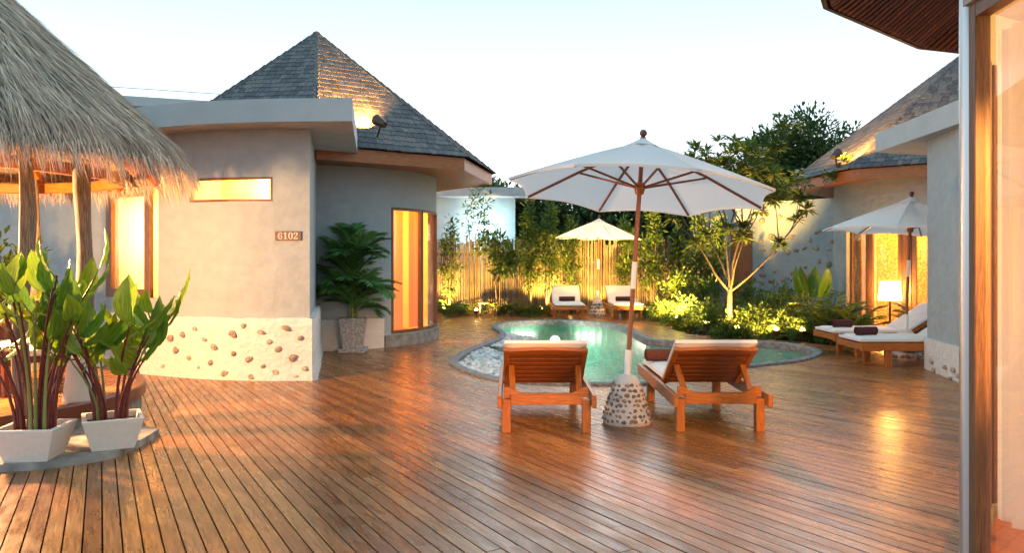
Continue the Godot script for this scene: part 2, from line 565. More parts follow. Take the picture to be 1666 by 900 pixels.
func make_deck() -> void:
	var deck := Node3D.new()
	deck.name = "deck"
	add_child(deck)
	structure(deck)
	var area := PackedVector2Array([Vector2(-9.6, 3.0), Vector2(8.4, 3.0), Vector2(8.4, -13.2), Vector2(5.7, -13.3), Vector2(5.1, -14.4), Vector2(4.2, -15.1), Vector2(3.5, -15.7), Vector2(3.35, -17.0), Vector2(3.75, -18.4), Vector2(4.2, -20.0), Vector2(4.2, -21.4), Vector2(-2.4, -21.6), Vector2(-2.4, -17.6), Vector2(-9.6, -17.6)])
	var hub := Vector2(-19.5, -37.9)
	var hole: PackedVector2Array = Geometry2D.offset_polygon(pool_outer, -0.02)[0]
	var step := 0.094 / 38.0
	var pieces: Array = []
	var first := deg_to_rad(13.5)
	for k in 344:
		var a0 := first + k * step
		var a1 := a0 + step - 0.009 / 38.0
		var r := 12.0 - rng.randf() * 7.0
		while r < 62.0:
			var r1 := r + rng.randf_range(6.0, 9.0)
			var strip := PackedVector2Array([hub + Vector2(sin(a0), cos(a0)) * r, hub + Vector2(sin(a1), cos(a1)) * r, hub + Vector2(sin(a1), cos(a1)) * (r1 - 0.004), hub + Vector2(sin(a0), cos(a0)) * (r1 - 0.004)])
			for inside in Geometry2D.intersect_polygons(strip, area):
				for left in Geometry2D.clip_polygons(inside, hole):
					if left.size() < 3 or Geometry2D.is_polygon_clockwise(left) and left.size() < 3:
						continue
					var mid := Vector2.ZERO
					var size := 0.0
					for i in left.size():
						mid += left[i]
						size += left[i].cross(left[(i + 1) % left.size()])
					mid /= left.size()
					if absf(size) < 0.02:
						continue
					var seen := 0.0
					for i in 9:
						var q: Vector2 = left[0].lerp(left[left.size() / 2], i / 8.0)
						var d := -q.y
						if d > 3.9 and absf(q.x / d) < 0.66 and not (q.x < -2.6 and d > 9.9):
							seen += absf(size) / d / d / d
					pieces.append([seen, left, Vector2(sin(a0), cos(a0))])
			r = r1
	pieces.sort_custom(func(a, b): return a[0] > b[0])
	var rest := MB.new()
	for k in pieces.size():
		var mb := rest if k >= 296 else MB.new()
		var lift := rng.randf_range(-0.0015, 0.0015)
		mb.prism(pieces[k][1], -0.03, lift, false, pieces[k][2], Vector2(rng.randf() * 9.0, rng.randf() * 5.0))
		if k < 296:
			obj(mb, "board", M["deck%d" % (rng.randi() % 5)], deck)
	stuff(obj(rest, "far_boards", M.deck0, deck))


func make_pool() -> void:
	var pool := thing("swimming_pool", "free-form pool with grey kerb and green tiled basin sunk in the deck", "pool")
	var kerb := MB.new()
	var basin := MB.new()
	var floor_mb := MB.new()
	var nn := pool_outer.size()
	# a rounded kerb section swept round the outline
	var rings: Array = []
	for off in [[0.0, -0.05], [0.0, 0.022], [-0.015, 0.036], [-0.11, 0.034], [-0.13, 0.02], [-0.13, -0.06]]:
		var ring: Array = []
		for k in nn:
			var e := (pool_outer[(k + 1) % nn] - pool_outer[(k - 1 + nn) % nn]).normalized()
			var out := Vector2(e.y, -e.x) * (1.0 if not Geometry2D.is_polygon_clockwise(pool_outer) else -1.0)
			var p: Vector2 = pool_outer[k] + out * off[0]
			ring.append(Vector3(p.x, off[1], p.y))
		rings.append(ring)
	var mid2 := Vector2.ZERO
	for r in rings.size() - 1:
		for k in nn:
			var a: Vector3 = rings[r][k]
			var b: Vector3 = rings[r][(k + 1) % nn]
			var d: Vector3 = rings[r + 1][(k + 1) % nn]
			var e: Vector3 = rings[r + 1][k]
			var way := Vector3.UP
			if r == 0 or r == 4:
				var t := (b - a).cross(Vector3.UP)
				var probe := Vector2((a + b).x / 2.0, (a + b).z / 2.0) + Vector2(t.x, t.z).normalized() * 0.03
				var inside := Geometry2D.is_point_in_polygon(probe, pool_outer)
				way = t if (inside == (r == 4)) else -t
			kerb.quad_to(a, b, d, e, way)
	obj(kerb, "kerb", M.kerb, pool)
	for k in nn:
		var a: Vector3 = rings[5][k]
		var b: Vector3 = rings[5][(k + 1) % nn]
		a.y = -0.05
		b.y = -0.05
		var t := (b - a).cross(Vector3.UP).normalized()
		var probe := Vector2((a + b).x / 2.0, (a + b).z / 2.0) + Vector2(t.x, t.z) * 0.05
		var way := t if Geometry2D.is_point_in_polygon(probe, pool_inner) else -t
		a -= way * 0.012
		b -= way * 0.012
		basin.quad_to(a, b, Vector3(b.x, -0.1, b.z), Vector3(a.x, -0.1, a.z), way)
		floor_mb.quad_to(Vector3(a.x, -0.1, a.z), Vector3(b.x, -0.1, b.z), Vector3(b.x, -1.0, b.z), Vector3(a.x, -1.0, a.z), way)
	obj(basin, "stone_lining", M.kerb, pool)
	floor_mb.prism(Geometry2D.offset_polygon(pool_inner, 0.02)[0], -1.2, -1.0, false)
	obj(floor_mb, "tiled_basin", M.tile, pool)
	# a pale pebble shelf along the left shore
	var shelf := MB.new()
	var spots: Array = []
	var deep: PackedVector2Array = Geometry2D.offset_polygon(pool_inner, -0.02)[0]
	for k in nn:
		var a := pool_outer[k]
		var b := pool_outer[(k + 1) % nn]
		var share := smoothstep(-9.75, -10.4, a.y) * smoothstep(-16.6, -15.6, a.y) * smoothstep(0.5, -0.1, a.x)
		var share_b := smoothstep(-9.75, -10.4, b.y) * smoothstep(-16.6, -15.6, b.y) * smoothstep(0.5, -0.1, b.x)
		if share <= 0.0 and share_b <= 0.0:
			continue
		var to_mid := Vector2(1.0, -11.9 if a.y > -13.5 else -16.0)
		var ia := a.move_toward(to_mid, 0.15)
		var ib := b.move_toward(to_mid, 0.15)
		var fa := a.move_toward(to_mid, 0.15 + 0.62 * share)
		var fb := b.move_toward(to_mid, 0.15 + 0.62 * share_b)
		shelf.quad_to(Vector3(ia.x, -0.02, ia.y), Vector3(ib.x, -0.02, ib.y), Vector3(fb.x, -0.1, fb.y), Vector3(fa.x, -0.1, fa.y), Vector3.UP)
		shelf.quad_to(Vector3(fa.x, -0.1, fa.y), Vector3(fb.x, -0.1, fb.y), Vector3(fb.x, -1.02, fb.y), Vector3(fa.x, -1.02, fa.y), Vector3(to_mid.x - a.x, 0, to_mid.y - a.y))
		for i in int(110.0 * (b - a).length() * share + 0.5):
			var s := rng.randf()
			var u := rng.randf()
			var p := ia.lerp(ib, s).lerp(fa.lerp(fb, s), u)
			spots.append(Vector3(p.x, lerpf(-0.015, -0.09, u), p.y))
	obj(shelf, "shelf", M.kerb, pool)
	var mm := MultiMesh.new()
	mm.transform_format = MultiMesh.TRANSFORM_3D
	mm.use_colors = true
	mm.mesh = stone_meshes[0]
	mm.instance_count = spots.size()
	for i in spots.size():
		var r := rng.randf_range(0.018, 0.045)
		mm.set_instance_transform(i, Transform3D(Basis.from_euler(Vector3(0, rng.randf() * TAU, 0)) * Basis.from_scale(Vector3(r * 1.3, r * 0.7, r)), spots[i]))
		var g := rng.randf_range(0.6, 1.1)
		mm.set_instance_color(i, Color(g, g, g * 0.98))
	var pe := MultiMeshInstance3D.new()
	pe.multimesh = mm
	pe.material_override = M.white_pebble
	pe.name = "white_pebbles"
	pool.add_child(pe)
	stuff(pe)
	var wm := MB.new()
	wm.prism(Geometry2D.offset_polygon(pool_inner, 0.005)[0], -0.075, -0.075, false)
	var kept := MB.new()
	for i in wm.v.size():
		if absf(wm.n[i].y) > 0.5:
			kept.vert(wm.v[i], wm.n[i], wm.uv[i])
	structure(obj(kept, "pool_water", M.water))


# ---------- walls ----------
# a wall of constant thickness along a line of (x, z); its front lies on the line, its back on the right-hand side of the walk
# openings: [from, to (metres along the line), bottom, top]
func wall(mb: MB, pts: Array, thick: float, y0: float, y1: float, openings := [], closed_ends := true, lining: MB = null) -> void:
	var runs: Array = [0.0]
	for k in pts.size() - 1:
		runs.append(runs[k] + (pts[k + 1] - pts[k]).length())
	var stops: Array = runs.duplicate()
	for o in openings:
		stops.append(o[0])
		stops.append(o[1])
	stops.sort()
	var front: Array = []
	var rear: Array = []
	var at_run: Array = []
	for s in stops:
		if at_run.size() and s - at_run[-1] < 0.001:
			continue
		var k := 0
		while k < pts.size() - 2 and s > runs[k + 1]:
			k += 1
		var p: Vector2 = pts[k].lerp(pts[k + 1], (s - runs[k]) / maxf(runs[k + 1] - runs[k], 0.0001))
		var da: Vector2 = (pts[k + 1] - pts[k]).normalized()
		var db := da
		if absf(s - runs[k]) < 0.001 and k > 0:
			db = (pts[k] - pts[k - 1]).normalized()
		elif absf(s - runs[k + 1]) < 0.001 and k + 2 < pts.size():
			db = (pts[k + 2] - pts[k + 1]).normalized()
		var na := Vector2(-da.y, da.x)
		var nb := Vector2(-db.y, db.x)
		var m := (na + nb).normalized()
		front.append(p)
		rear.append(p + m * thick / maxf(m.dot(na), 0.4))
		at_run.append(s)
	var inner := lining if lining else mb
	for k in front.size() - 1:
		var mid: float = (at_run[k] + at_run[k + 1]) / 2.0
		var bands := [[y0, y1]]
		for o in openings:
			if mid > o[0] and mid < o[1]:
				bands = []
				if o[2] > y0 + 0.001:
					bands.append([y0, o[2]])
				if o[3] < y1 - 0.001:
					bands.append([o[3], y1])
		var f0: Vector2 = front[k]
		var f1: Vector2 = front[k + 1]
		var r0: Vector2 = rear[k]
		var r1: Vector2 = rear[k + 1]
		var way2 := f0 - r0
		var way := Vector3(way2.x, 0, way2.y)
		for b in bands:
			mb.quad_to(Vector3(f0.x, b[0], f0.y), Vector3(f1.x, b[0], f1.y), Vector3(f1.x, b[1], f1.y), Vector3(f0.x, b[1], f0.y), way)
			inner.quad_to(Vector3(r0.x, b[0], r0.y), Vector3(r1.x, b[0], r1.y), Vector3(r1.x, b[1], r1.y), Vector3(r0.x, b[1], r0.y), -way)
			for top in [0, 1]:
				mb.quad_to(Vector3(f0.x, b[top], f0.y), Vector3(f1.x, b[top], f1.y), Vector3(r1.x, b[top], r1.y), Vector3(r0.x, b[top], r0.y), Vector3.UP if top else Vector3.DOWN)
	for o in openings:
		for e in [0, 1]:
			for k in front.size():
				if absf(at_run[k] - o[e]) < 0.001:
					var f: Vector2 = front[k]
					var r: Vector2 = rear[k]
					var nx: Vector2 = front[k + 1] - f if e == 0 else front[k - 1] - f
					mb.quad_to(Vector3(f.x, o[2], f.y), Vector3(r.x, o[2], r.y), Vector3(r.x, o[3], r.y), Vector3(f.x, o[3], f.y), Vector3(nx.x, 0, nx.y))
	if closed_ends:
		for e in [0, front.size() - 1]:
			var f: Vector2 = front[e]
			var r: Vector2 = rear[e]
			var nx: Vector2 = f - (front[1] if e == 0 else front[e - 1])
			mb.quad_to(Vector3(f.x, y0, f.y), Vector3(r.x, y0, r.y), Vector3(r.x, y1, r.y), Vector3(f.x, y1, f.y), Vector3(nx.x, 0, nx.y))


# how far along a line of (x, z) it is crossed by the sight line through column x of the photograph
func run_at(pts: Array, x: float) -> float:
	var s := (x - MID_X) / FOCAL
	var run := 0.0
	for k in pts.size() - 1:
		var a: float = pts[k].x + s * pts[k].y
		var b: float = pts[k + 1].x + s * pts[k + 1].y
		if (a <= 0.0) != (b <= 0.0):
			return run + (pts[k + 1] - pts[k]).length() * (a / (a - b))
		run += (pts[k + 1] - pts[k]).length()
	return run


func point_on(pts: Array, s: float) -> Array:
	for k in pts.size() - 1:
		var l: float = (pts[k + 1] - pts[k]).length()
		if s <= l or k == pts.size() - 2:
			return [pts[k].lerp(pts[k + 1], s / l), (pts[k + 1] - pts[k]).normalized()]
		s -= l
	return [pts[0], Vector2.RIGHT]


func line_part(pts: Array, s0: float, s1: float, step := 0.15) -> Array:
	var out: Array = []
	var nn := maxi(1, int(ceil((s1 - s0) / step)))
	for i in nn + 1:
		out.append(point_on(pts, lerpf(s0, s1, float(i) / nn))[0])
	return out


func shifted(pts: Array, by: float) -> Array:
	var out: Array = []
	for k in pts.size():
		var d: Vector2 = (pts[mini(k + 1, pts.size() - 1)] - pts[maxi(k - 1, 0)]).normalized()
		out.append(pts[k] + Vector2(-d.y, d.x) * by)
	return out


# a framed window set in an opening of a wall: four frame bars and a pane
func window(parent: Node, pts: Array, s0: float, s1: float, y0: float, y1: float, set_back: float, fw: float, wood: Material, glass: Material) -> Node3D:
	var w := Node3D.new()
	w.name = "window"
	parent.add_child(w, true)
	var a := line_part(pts, s0, s1)
	var ends := shifted(a, set_back)
	var fr := MB.new()
	for k in ends.size() - 1:
		for y in [y0 + fw / 2.0, y1 - fw / 2.0]:
			bar(fr, Vector3(ends[k].x, y, ends[k].y), Vector3(ends[k + 1].x, y, ends[k + 1].y), 0.06, fw, 0.0)
	for e in [0, ends.size() - 1]:
		var o: Vector2 = (ends[1] - ends[0]).normalized() * fw / 2.0 * (1.0 if e == 0 else -1.0)
		var p: Vector2 = ends[e] + o
		var d: Vector2 = (ends[1] - ends[0]).normalized()
		fr.box(Transform3D(Basis(Vector3(d.x, 0, d.y), Vector3.UP, Vector3(d.x, 0, d.y).cross(Vector3.UP)), Vector3(p.x, (y0 + y1) / 2.0, p.y)), Vector3(fw, y1 - y0 - 0.002, 0.066), 0.004)
	obj(fr, "frame", wood, w)
	var g := MB.new()
	var mid := shifted(a, set_back + 0.01)
	for k in mid.size() - 1:
		g.quad(Vector3(mid[k].x, y0 + fw * 0.7, mid[k].y), Vector3(mid[k + 1].x, y0 + fw * 0.7, mid[k + 1].y), Vector3(mid[k + 1].x, y1 - fw * 0.7, mid[k + 1].y), Vector3(mid[k].x, y1 - fw * 0.7, mid[k].y))
	obj(g, "pane", glass, w)
	return w


func curtain(parent: Node, called: String, pts: Array, y0: float, y1: float, m: Material, folds := 9.0, depth := 0.035) -> void:
	var mb := MB.new()
	var fine := line_part(pts, 0.0, run_of(pts), 0.02)
	var wavy: Array = []
	var run := 0.0
	for k in fine.size():
		if k > 0:
			run += (fine[k] - fine[k - 1]).length()
		var d: Vector2 = (fine[mini(k + 1, fine.size() - 1)] - fine[maxi(k - 1, 0)]).normalized()
		wavy.append(fine[k] + Vector2(-d.y, d.x) * depth * (sin(run * folds * TAU) + 0.4 * sin(run * folds * 2.3 * TAU + 1.0)))
	for k in wavy.size() - 1:
		mb.quad(Vector3(wavy[k].x, y0, wavy[k].y), Vector3(wavy[k + 1].x, y0, wavy[k + 1].y), Vector3(wavy[k + 1].x, y1, wavy[k + 1].y), Vector3(wavy[k].x, y1, wavy[k].y))
	obj(mb, called, m, parent)


func run_of(pts: Array) -> float:
	var s := 0.0
	for k in pts.size() - 1:
		s += (pts[k + 1] - pts[k]).length()
	return s


func circle_line(c: Vector2, r: float, a0: float, a1: float, step := 6.0) -> Array:
	var out: Array = []
	var nn := maxi(2, int(ceil(absf(a1 - a0) / deg_to_rad(step))))
	for k in nn + 1:
		var a := lerpf(a0, a1, float(k) / nn)
		out.append(c + Vector2(sin(a), cos(a)) * r)
	return out


# stones pressed into a wall face
func wall_stones(parent: Node, pts: Array, list: Array, size: float, proud: float) -> void:
	for q in list:
		var s := run_at(pts, q[0])
		var w := point_on(pts, s)
		var d: Vector2 = w[1]
		var out := Vector3(d.y, 0, -d.x)
		var dist: float = -w[0].y
		var y: float = EYE - (q[1] - HORIZON) / FOCAL * dist
		var k: float = size * rng.randf_range(0.7, 1.25)
		stone(parent, "stone", M["stone%d" % (rng.randi() % 4)], Vector3(w[0].x, y, w[0].y) + out * proud, Vector3(k * rng.randf_range(0.9, 1.3), k * rng.randf_range(0.7, 1.0), size * 0.55), Basis(Vector3(d.x, 0, d.y), Vector3.UP, Vector3(d.x, 0, d.y).cross(Vector3.UP)))


# ---------- a tiled eight-sided roof ----------
func shingle_roof(parent: Node, c: Vector2, r: float, y_eave: float, y_top: float, a0: float, most: int, sides := 8, course := 0.155, width := 0.135) -> Node3D:
	var roof := Node3D.new()
	roof.name = "roof"
	parent.add_child(roof, true)
	var under := MB.new()
	var fascia_y := 0.2
	var top := Vector3(c.x, y_top, c.y)
	var rest := MB.new()
	rest.colored = true
	var all: Array = []
	var unit := MB.new()
	unit.box(tf(Vector3.ZERO), Vector3.ONE, 0.0)
	var unit_mesh := unit.mesh()
	for k in sides:
		var w0 := a0 + TAU * k / sides
		var w1 := a0 + TAU * (k + 1) / sides
		var p := Vector3(c.x + sin(w0) * r, y_eave, c.y + cos(w0) * r)
		var q := Vector3(c.x + sin(w1) * r, y_eave, c.y + cos(w1) * r)
		var mid := (p + q) / 2.0
		var out := Vector3(mid.x - c.x, 0, mid.z - c.y).normalized()
		under.tri_out(p, q, top, Vector3(c.x, y_eave - 1.0, c.y))
		# the fascia board under the edge, mitred at the corners
		var f := MB.new()
		var lo := Vector3(0, -fascia_y, 0)
		var inn := 0.96
		var pi := Vector3(c.x + sin(w0) * r * inn, y_eave, c.y + cos(w0) * r * inn)
		var qi := Vector3(c.x + sin(w1) * r * inn, y_eave, c.y + cos(w1) * r * inn)
		var pe := p.lerp(pi, 0.35) + Vector3(0, -0.012, 0)
		var qe := q.lerp(qi, 0.35) + Vector3(0, -0.012, 0)
		var l := (q - p).length()
		f.quad_to(pe, qe, qe + lo, pe + lo, out, Vector2(0, 0), Vector2(l, 0), Vector2(l, 0.2), Vector2(0, 0.2))
		f.quad_to(pi + lo, qi + lo, qe + lo, pe + lo, Vector3.DOWN, Vector2(0, 0), Vector2(l, 0), Vector2(l, 0.1), Vector2(0, 0.1))
		f.quad_to(pi, qi, qi + lo, pi + lo, -out, Vector2(0, 0), Vector2(l, 0), Vector2(l, 0.2), Vector2(0, 0.2))
		obj(f, "fascia_board", M.fascia, roof)
		# shingles, course by course
		var slope := (top - mid)
		var len := slope.length()
		var up := slope / len
		var along := (q - p).normalized()
		var nrm := along.cross(up).normalized()
		if nrm.y < 0.0:
			nrm = -nrm
		var courses := int(len / course)
		for j in courses:
			var t := (j * course + rng.randf_range(-0.006, 0.006)) / len
			var wl: float = l * (1.0 - t)
			var x := -wl / 2.0 + rng.randf_range(-0.06, 0.0)
			while x < wl / 2.0 - 0.01:
				var sw := width * rng.randf_range(0.7, 1.3)
				var x1 := minf(x + sw, wl / 2.0)
				var x0 := maxf(x, -wl / 2.0)
				if x1 - x0 > 0.02:
					var sl := course * 1.5
					var lift := rng.randf_range(0.0, 0.008)
					var drop := rng.randf_range(-0.012, 0.012)
					var dir := (up - nrm * (0.055 + lift * 0.4)).normalized()
					var nn := along.cross(dir).normalized()
					if nn.y < 0.0:
						nn = -nn
					var pos := mid + up * (t * len + sl / 2.0 - 0.03 + drop) + along * (x0 + x1) / 2.0 + nrm * 0.022
					var b := Basis(along, nn, along.cross(nn)) * Basis.from_scale(Vector3(x1 - x0 - 0.007, 0.016, sl))
					var to_eye := Vector3(0, EYE, 0) - pos
					var facing := nrm.dot(to_eye.normalized())
					all.append([facing * (x1 - x0) / to_eye.length_squared() if -pos.z > 1.0 and absf(pos.x / pos.z) < 0.66 and not hidden_roof(pos) else -1.0, Transform3D(b, pos), rng.randi() % 4])
				x += sw
	all.sort_custom(func(a, b): return a[0] > b[0])
	var cols := [Color(0.13, 0.125, 0.135), Color(0.175, 0.165, 0.17), Color(0.10, 0.095, 0.105), Color(0.21, 0.185, 0.175)]
	for k in all.size():
		if k < most:
			put(unit_mesh, "shingle", M["shingle%d" % all[k][2]], roof, all[k][1])
		else:
			rest.col = cols[all[k][2]]
			rest.box(all[k][1], Vector3.ONE, 0.0)
	stuff(obj(rest, "shingles", M.shingles, roof))
	obj(under, "roof_boarding", M.roof_board, roof)
	# hip caps and a small finial of folded shingles
	var cap := MB.new()
	cap.lathe(tf(top + Vector3(0, -0.1, 0)), [Vector2(0.2, -0.06), Vector2(0.09, 0.05), Vector2(0.03, 0.13), Vector2(0.0, 0.15)], 8)
	obj(cap, "roof_cap", M.shingle2, roof)
	return roof


func hidden_roof(p: Vector3) -> bool:
	var x := p.x / -p.z * FOCAL + MID_X
	var y := HORIZON - (p.y - EYE) / -p.z * FOCAL
	if x < 573.0:
		return y > 160.0 or x < 250.0
	if x > 1427.0:
		return y > 217.0 - (x - 1427.0) * 0.33 or x > 1568.0
	return false


func soffit(parent: Node, c: Vector2, r0: float, r1: float, y0: float, y1: float, a0: float, m: Material, sides := 8) -> void:
	var mb := MB.new()
	for k in sides:
		var w0 := a0 + TAU * k / sides
		var w1 := a0 + TAU * (k + 1) / sides
		var p := Vector3(c.x + sin(w0) * r1, y1, c.y + cos(w0) * r1)
		var q := Vector3(c.x + sin(w1) * r1, y1, c.y + cos(w1) * r1)
		var pi := Vector3(c.x + sin(w0) * r0, y0, c.y + cos(w0) * r0)
		var qi := Vector3(c.x + sin(w1) * r0, y0, c.y + cos(w1) * r0)
		var l := (q - p).length()
		mb.quad_to(p, q, qi, pi, Vector3.DOWN, Vector2(0, 0), Vector2(l, 0), Vector2(l, r1 - r0), Vector2(0, r1 - r0))
	obj(mb, "soffit", m, parent)


func disc(mb: MB, c: Vector2, r: float, y: float, up: bool, sides := 40) -> void:
	for k in sides:
		var w0 := TAU * k / sides
		var w1 := TAU * (k + 1) / sides
		mb.tri_out(Vector3(c.x, y, c.y), Vector3(c.x + sin(w0) * r, y, c.y + cos(w0) * r), Vector3(c.x + sin(w1) * r, y, c.y + cos(w1) * r), Vector3(c.x, y + (-1.0 if up else 1.0), c.y))


func lamp_light(parent: Node, p: Vector3, color: Color, energy: float, size: float) -> void:
	var l := OmniLight3D.new()
	l.name = "lamp_glow"
	l.light_color = color
	l.light_energy = energy
	l.light_size = size
	l.omni_range = 30.0
	l.omni_attenuation = 2.0
	l.shadow_enabled = true
	parent.add_child(l, true)
	l.position = p


func spot_light(parent: Node, p: Vector3, to: Vector3, color: Color, energy: float, angle: float, size := 0.05) -> void:
	var l := SpotLight3D.new()
	l.name = "spot_glow"
	l.light_color = color
	l.light_energy = energy
	l.light_size = size
	l.spot_range = 30.0
	l.spot_attenuation = 2.0
	l.spot_angle = angle
	l.spot_angle_attenuation = 0.6
	l.shadow_enabled = true
	parent.add_child(l, true)
	l.look_at_from_position(p, to, Vector3.UP if absf((to - p).normalized().y) < 0.95 else Vector3.RIGHT)


func bulb(parent: Node, called: String, p: Vector3, r: float, color: Color, glow: float) -> void:
	var mb := MB.new()
	var prof: Array = []
	for k in 9:
		var a := PI * k / 8.0
		prof.append(Vector2(sin(a) * r, -cos(a) * r))
	mb.lathe(tf(p), prof, 14)
	var key := "bulb_%s_%.1f" % [color.to_html(), glow]
	if not M.has(key):
		mat(key, color, 0.5, {"emit": color, "energy": glow})
	obj(mb, called, M[key], parent)


const WARM := Color(1.0, 0.70, 0.34)
const AMBER := Color(1.0, 0.60, 0.22)


func letters(parent: Node, text: String, size: float, t: Transform3D, m: Material) -> void:
	var tm := TextMesh.new()
	var f := SystemFont.new()
	f.font_names = PackedStringArray(["Droid Serif"])
	f.font_weight = 700
	tm.font = f
	tm.text = text
	tm.font_size = 64
	tm.pixel_size = size / 64.0
	tm.depth = 0.008
	put(tm, "digits", m, parent, t)


func make_left_villa() -> void:
	var v := thing("round_villa", "grey plaster villa with pointed shingle roof behind a flat concrete canopy", "villa")
	var c := Vector2(-3.67, -15.02)
	# the flat-roofed front block
	var line: Array = [Vector2(-3.32, -13.7), Vector2(-2.49, -9.85)]
	line.append_array(smooth_line([Vector2(-2.49, -9.85), Vector2(-3.53, -9.9), Vector2(-4.76, -10.43), Vector2(-6.3, -11.4), Vector2(-8.4, -12.9)], 6).slice(1))
	var s_a := run_at(line, 444)
	var s_b := run_at(line, 309)
	var s_c := run_at(line, 247)
	var s_d := run_at(line, 174)
	var s_e := run_at(line, 258)
	var front := MB.new()
	wall(front, line, 0.22, 0.0, 3.09, [[s_a, s_b, 2.2, 2.5], [s_e, s_d, 0.98, 2.42]])
	obj(front, "front_wall", M.plaster, v)
	# niche behind the slit window, with its own lamp
	var slit := window(v, line, s_a, s_b, 2.2, 2.5, 0.03, 0.032, M.frame_wood, M.glass)
	slit.set_meta("label", "long slit window glowing yellow high in the wall")
	var niche := MB.new()
	var nl := shifted(line_part(line, s_a - 0.06, s_b + 0.06), 0.24)
	nl = [nl[0], nl[-1]]
	wall(niche, shifted(nl, 0.5), 0.02, 2.0, 2.9, [], true)
	var both := nl.duplicate()
	var back := shifted(nl, 0.5)
	for e in [0, nl.size() - 1]:
		niche.quad(Vector3(both[e].x, 2.0, both[e].y), Vector3(back[e].x, 2.0, back[e].y), Vector3(back[e].x, 2.9, back[e].y), Vector3(both[e].x, 2.9, both[e].y))
	for k in nl.size() - 1:
		for y in [2.0, 2.9]:
			niche.quad_to(Vector3(nl[k].x, y, nl[k].y), Vector3(nl[k + 1].x, y, nl[k + 1].y), Vector3(back[k + 1].x, y, back[k + 1].y), Vector3(back[k].x, y, back[k].y), Vector3(0, 2.45 - y, 0))
	obj(niche, "lit_room_behind_slit", M.cream, v)
	var lp: Vector2 = shifted(line_part(line, s_a, s_b), 0.5)[2]
	var nlamp := thing("wall_lamp", "small globe lamp shining behind the long slit window", "lamp", Vector3(lp.x, 2.36, lp.y))
	bulb(nlamp, "lamp_globe", Vector3.ZERO, 0.06, Color(1.0, 0.8, 0.45), 5.0)
	lamp_light(nlamp, Vector3.ZERO, WARM, 4.0, 0.05)
	var st := MB.new()
	var behind: Vector2 = shifted(line_part(line, s_a, s_b), 0.74)[2]
	bar(st, Vector3(0, 0, 0), Vector3(behind.x - lp.x, 0, behind.y - lp.y), 0.02, 0.02)
	obj(st, "bracket", M.bronze, nlamp)
	# tall window under the thatch: pale blind lit from within
	var tall := window(v, line, s_c + 0.02, s_d, 0.98, 2.42, 0.02, 0.11, M.frame_wood, M.frosted)
	tall.set_meta("label", "tall window with glowing yellow blind behind the thatch")
	var room := MB.new()
	var rl := [shifted(line_part(line, s_e - 0.05, s_d + 0.05), 0.24)[0], shifted(line_part(line, s_e - 0.05, s_d + 0.05), 0.24)[-1]]
	var rb := shifted(rl, 0.9)
	room.quad(Vector3(rb[0].x, 0.7, rb[0].y), Vector3(rb[1].x, 0.7, rb[1].y), Vector3(rb[1].x, 2.7, rb[1].y), Vector3(rb[0].x, 2.7, rb[0].y))
	for e in 2:
		room.quad(Vector3(rl[e].x, 0.7, rl[e].y), Vector3(rb[e].x, 0.7, rb[e].y), Vector3(rb[e].x, 2.7, rb[e].y), Vector3(rl[e].x, 2.7, rl[e].y))
	for y in [0.7, 2.7]:
		room.quad(Vector3(rl[0].x, y, rl[0].y), Vector3(rl[1].x, y, rl[1].y), Vector3(rb[1].x, y, rb[1].y), Vector3(rb[0].x, y, rb[0].y))
	obj(room, "lit_room_behind_blind", M.cream, v)
	curtain(tall, "blind", shifted(line_part(line, s_c + 0.03, s_d - 0.03), 0.2), 0.99, 2.41, M.white_curtain, 6.0, 0.012)
	var rp: Vector2 = (rl[0] + rl[1] + rb[0] + rb[1]) / 4.0
	var rlamp := thing("table_lamp", "globe lamp shining behind the tall window's blind", "lamp", Vector3(rp.x, 1.9, rp.y))
	bulb(rlamp, "lamp_globe", Vector3.ZERO, 0.07, Color(1.0, 0.8, 0.45), 5.0)
	lamp_light(rlamp, Vector3.ZERO, WARM, 5.0, 0.06)
	var rst := MB.new()
	rst.tube([Vector3(0, -1.19, 0), Vector3(0, -0.05, 0)], [0.02, 0.012], 8)
	obj(rst, "stand", M.bronze, rlamp)
	# rough white plinth with stones
	var pl_line := shifted(line, -0.05)
	pl_line[0] = line[0] + Vector2(0.06, 0.0)
	pl_line[1] = Vector2(-2.42, -9.79)
	var plinth := MB.new()
	var rough := line_part(pl_line, 0.0, run_of(pl_line) - 2.6, 0.11)
	for k in rough.size():
		rough[k] += Vector2(rng.randf_range(-0.007, 0.007), rng.randf_range(-0.007, 0.007))
	var rows := 8
	var bumps := FastNoiseLite.new()
	bumps.seed = 8
	bumps.frequency = 0.02
	for k in rough.size() - 1:
		var d: Vector2 = (rough[k + 1] - rough[k]).normalized()
		var out := Vector2(d.y, -d.x)
		var out_at := func(kk: int) -> Vector2:
			var e: Vector2 = (rough[mini(kk + 1, rough.size() - 1)] - rough[maxi(kk - 1, 0)]).normalized()
			return Vector2(e.y, -e.x)
		for j in rows:
			var bulge := func(kk: int, jj: int) -> Vector3:
				var w := 0.5 + 0.5 * bumps.get_noise_2d(kk * 11.0, jj * 11.0)
				var p: Vector2 = rough[kk] + out_at.call(kk) * (0.028 * w * (0.2 if jj == rows else 1.0) + (0.03 * (1.0 - jj / 2.0) if jj < 2 else 0.0))
				return Vector3(p.x, 0.765 * jj / rows + (0.02 * (w - 0.5) if jj == rows else 0.0), p.y)
			plinth.quad_to(bulge.call(k, j), bulge.call(k + 1, j), bulge.call(k + 1, j + 1), bulge.call(k, j + 1), Vector3(out.x, 0, out.y))
		var inn: Vector2 = -out * 0.06
		plinth.quad_to(Vector3(rough[k].x, 0.765, rough[k].y), Vector3(rough[k + 1].x, 0.765, rough[k + 1].y), Vector3(rough[k + 1].x + inn.x, 0.765, rough[k + 1].y + inn.y), Vector3(rough[k].x + inn.x, 0.765, rough[k].y + inn.y), Vector3.UP)
	var pn := obj(plinth, "plinth", M.plinth, v)
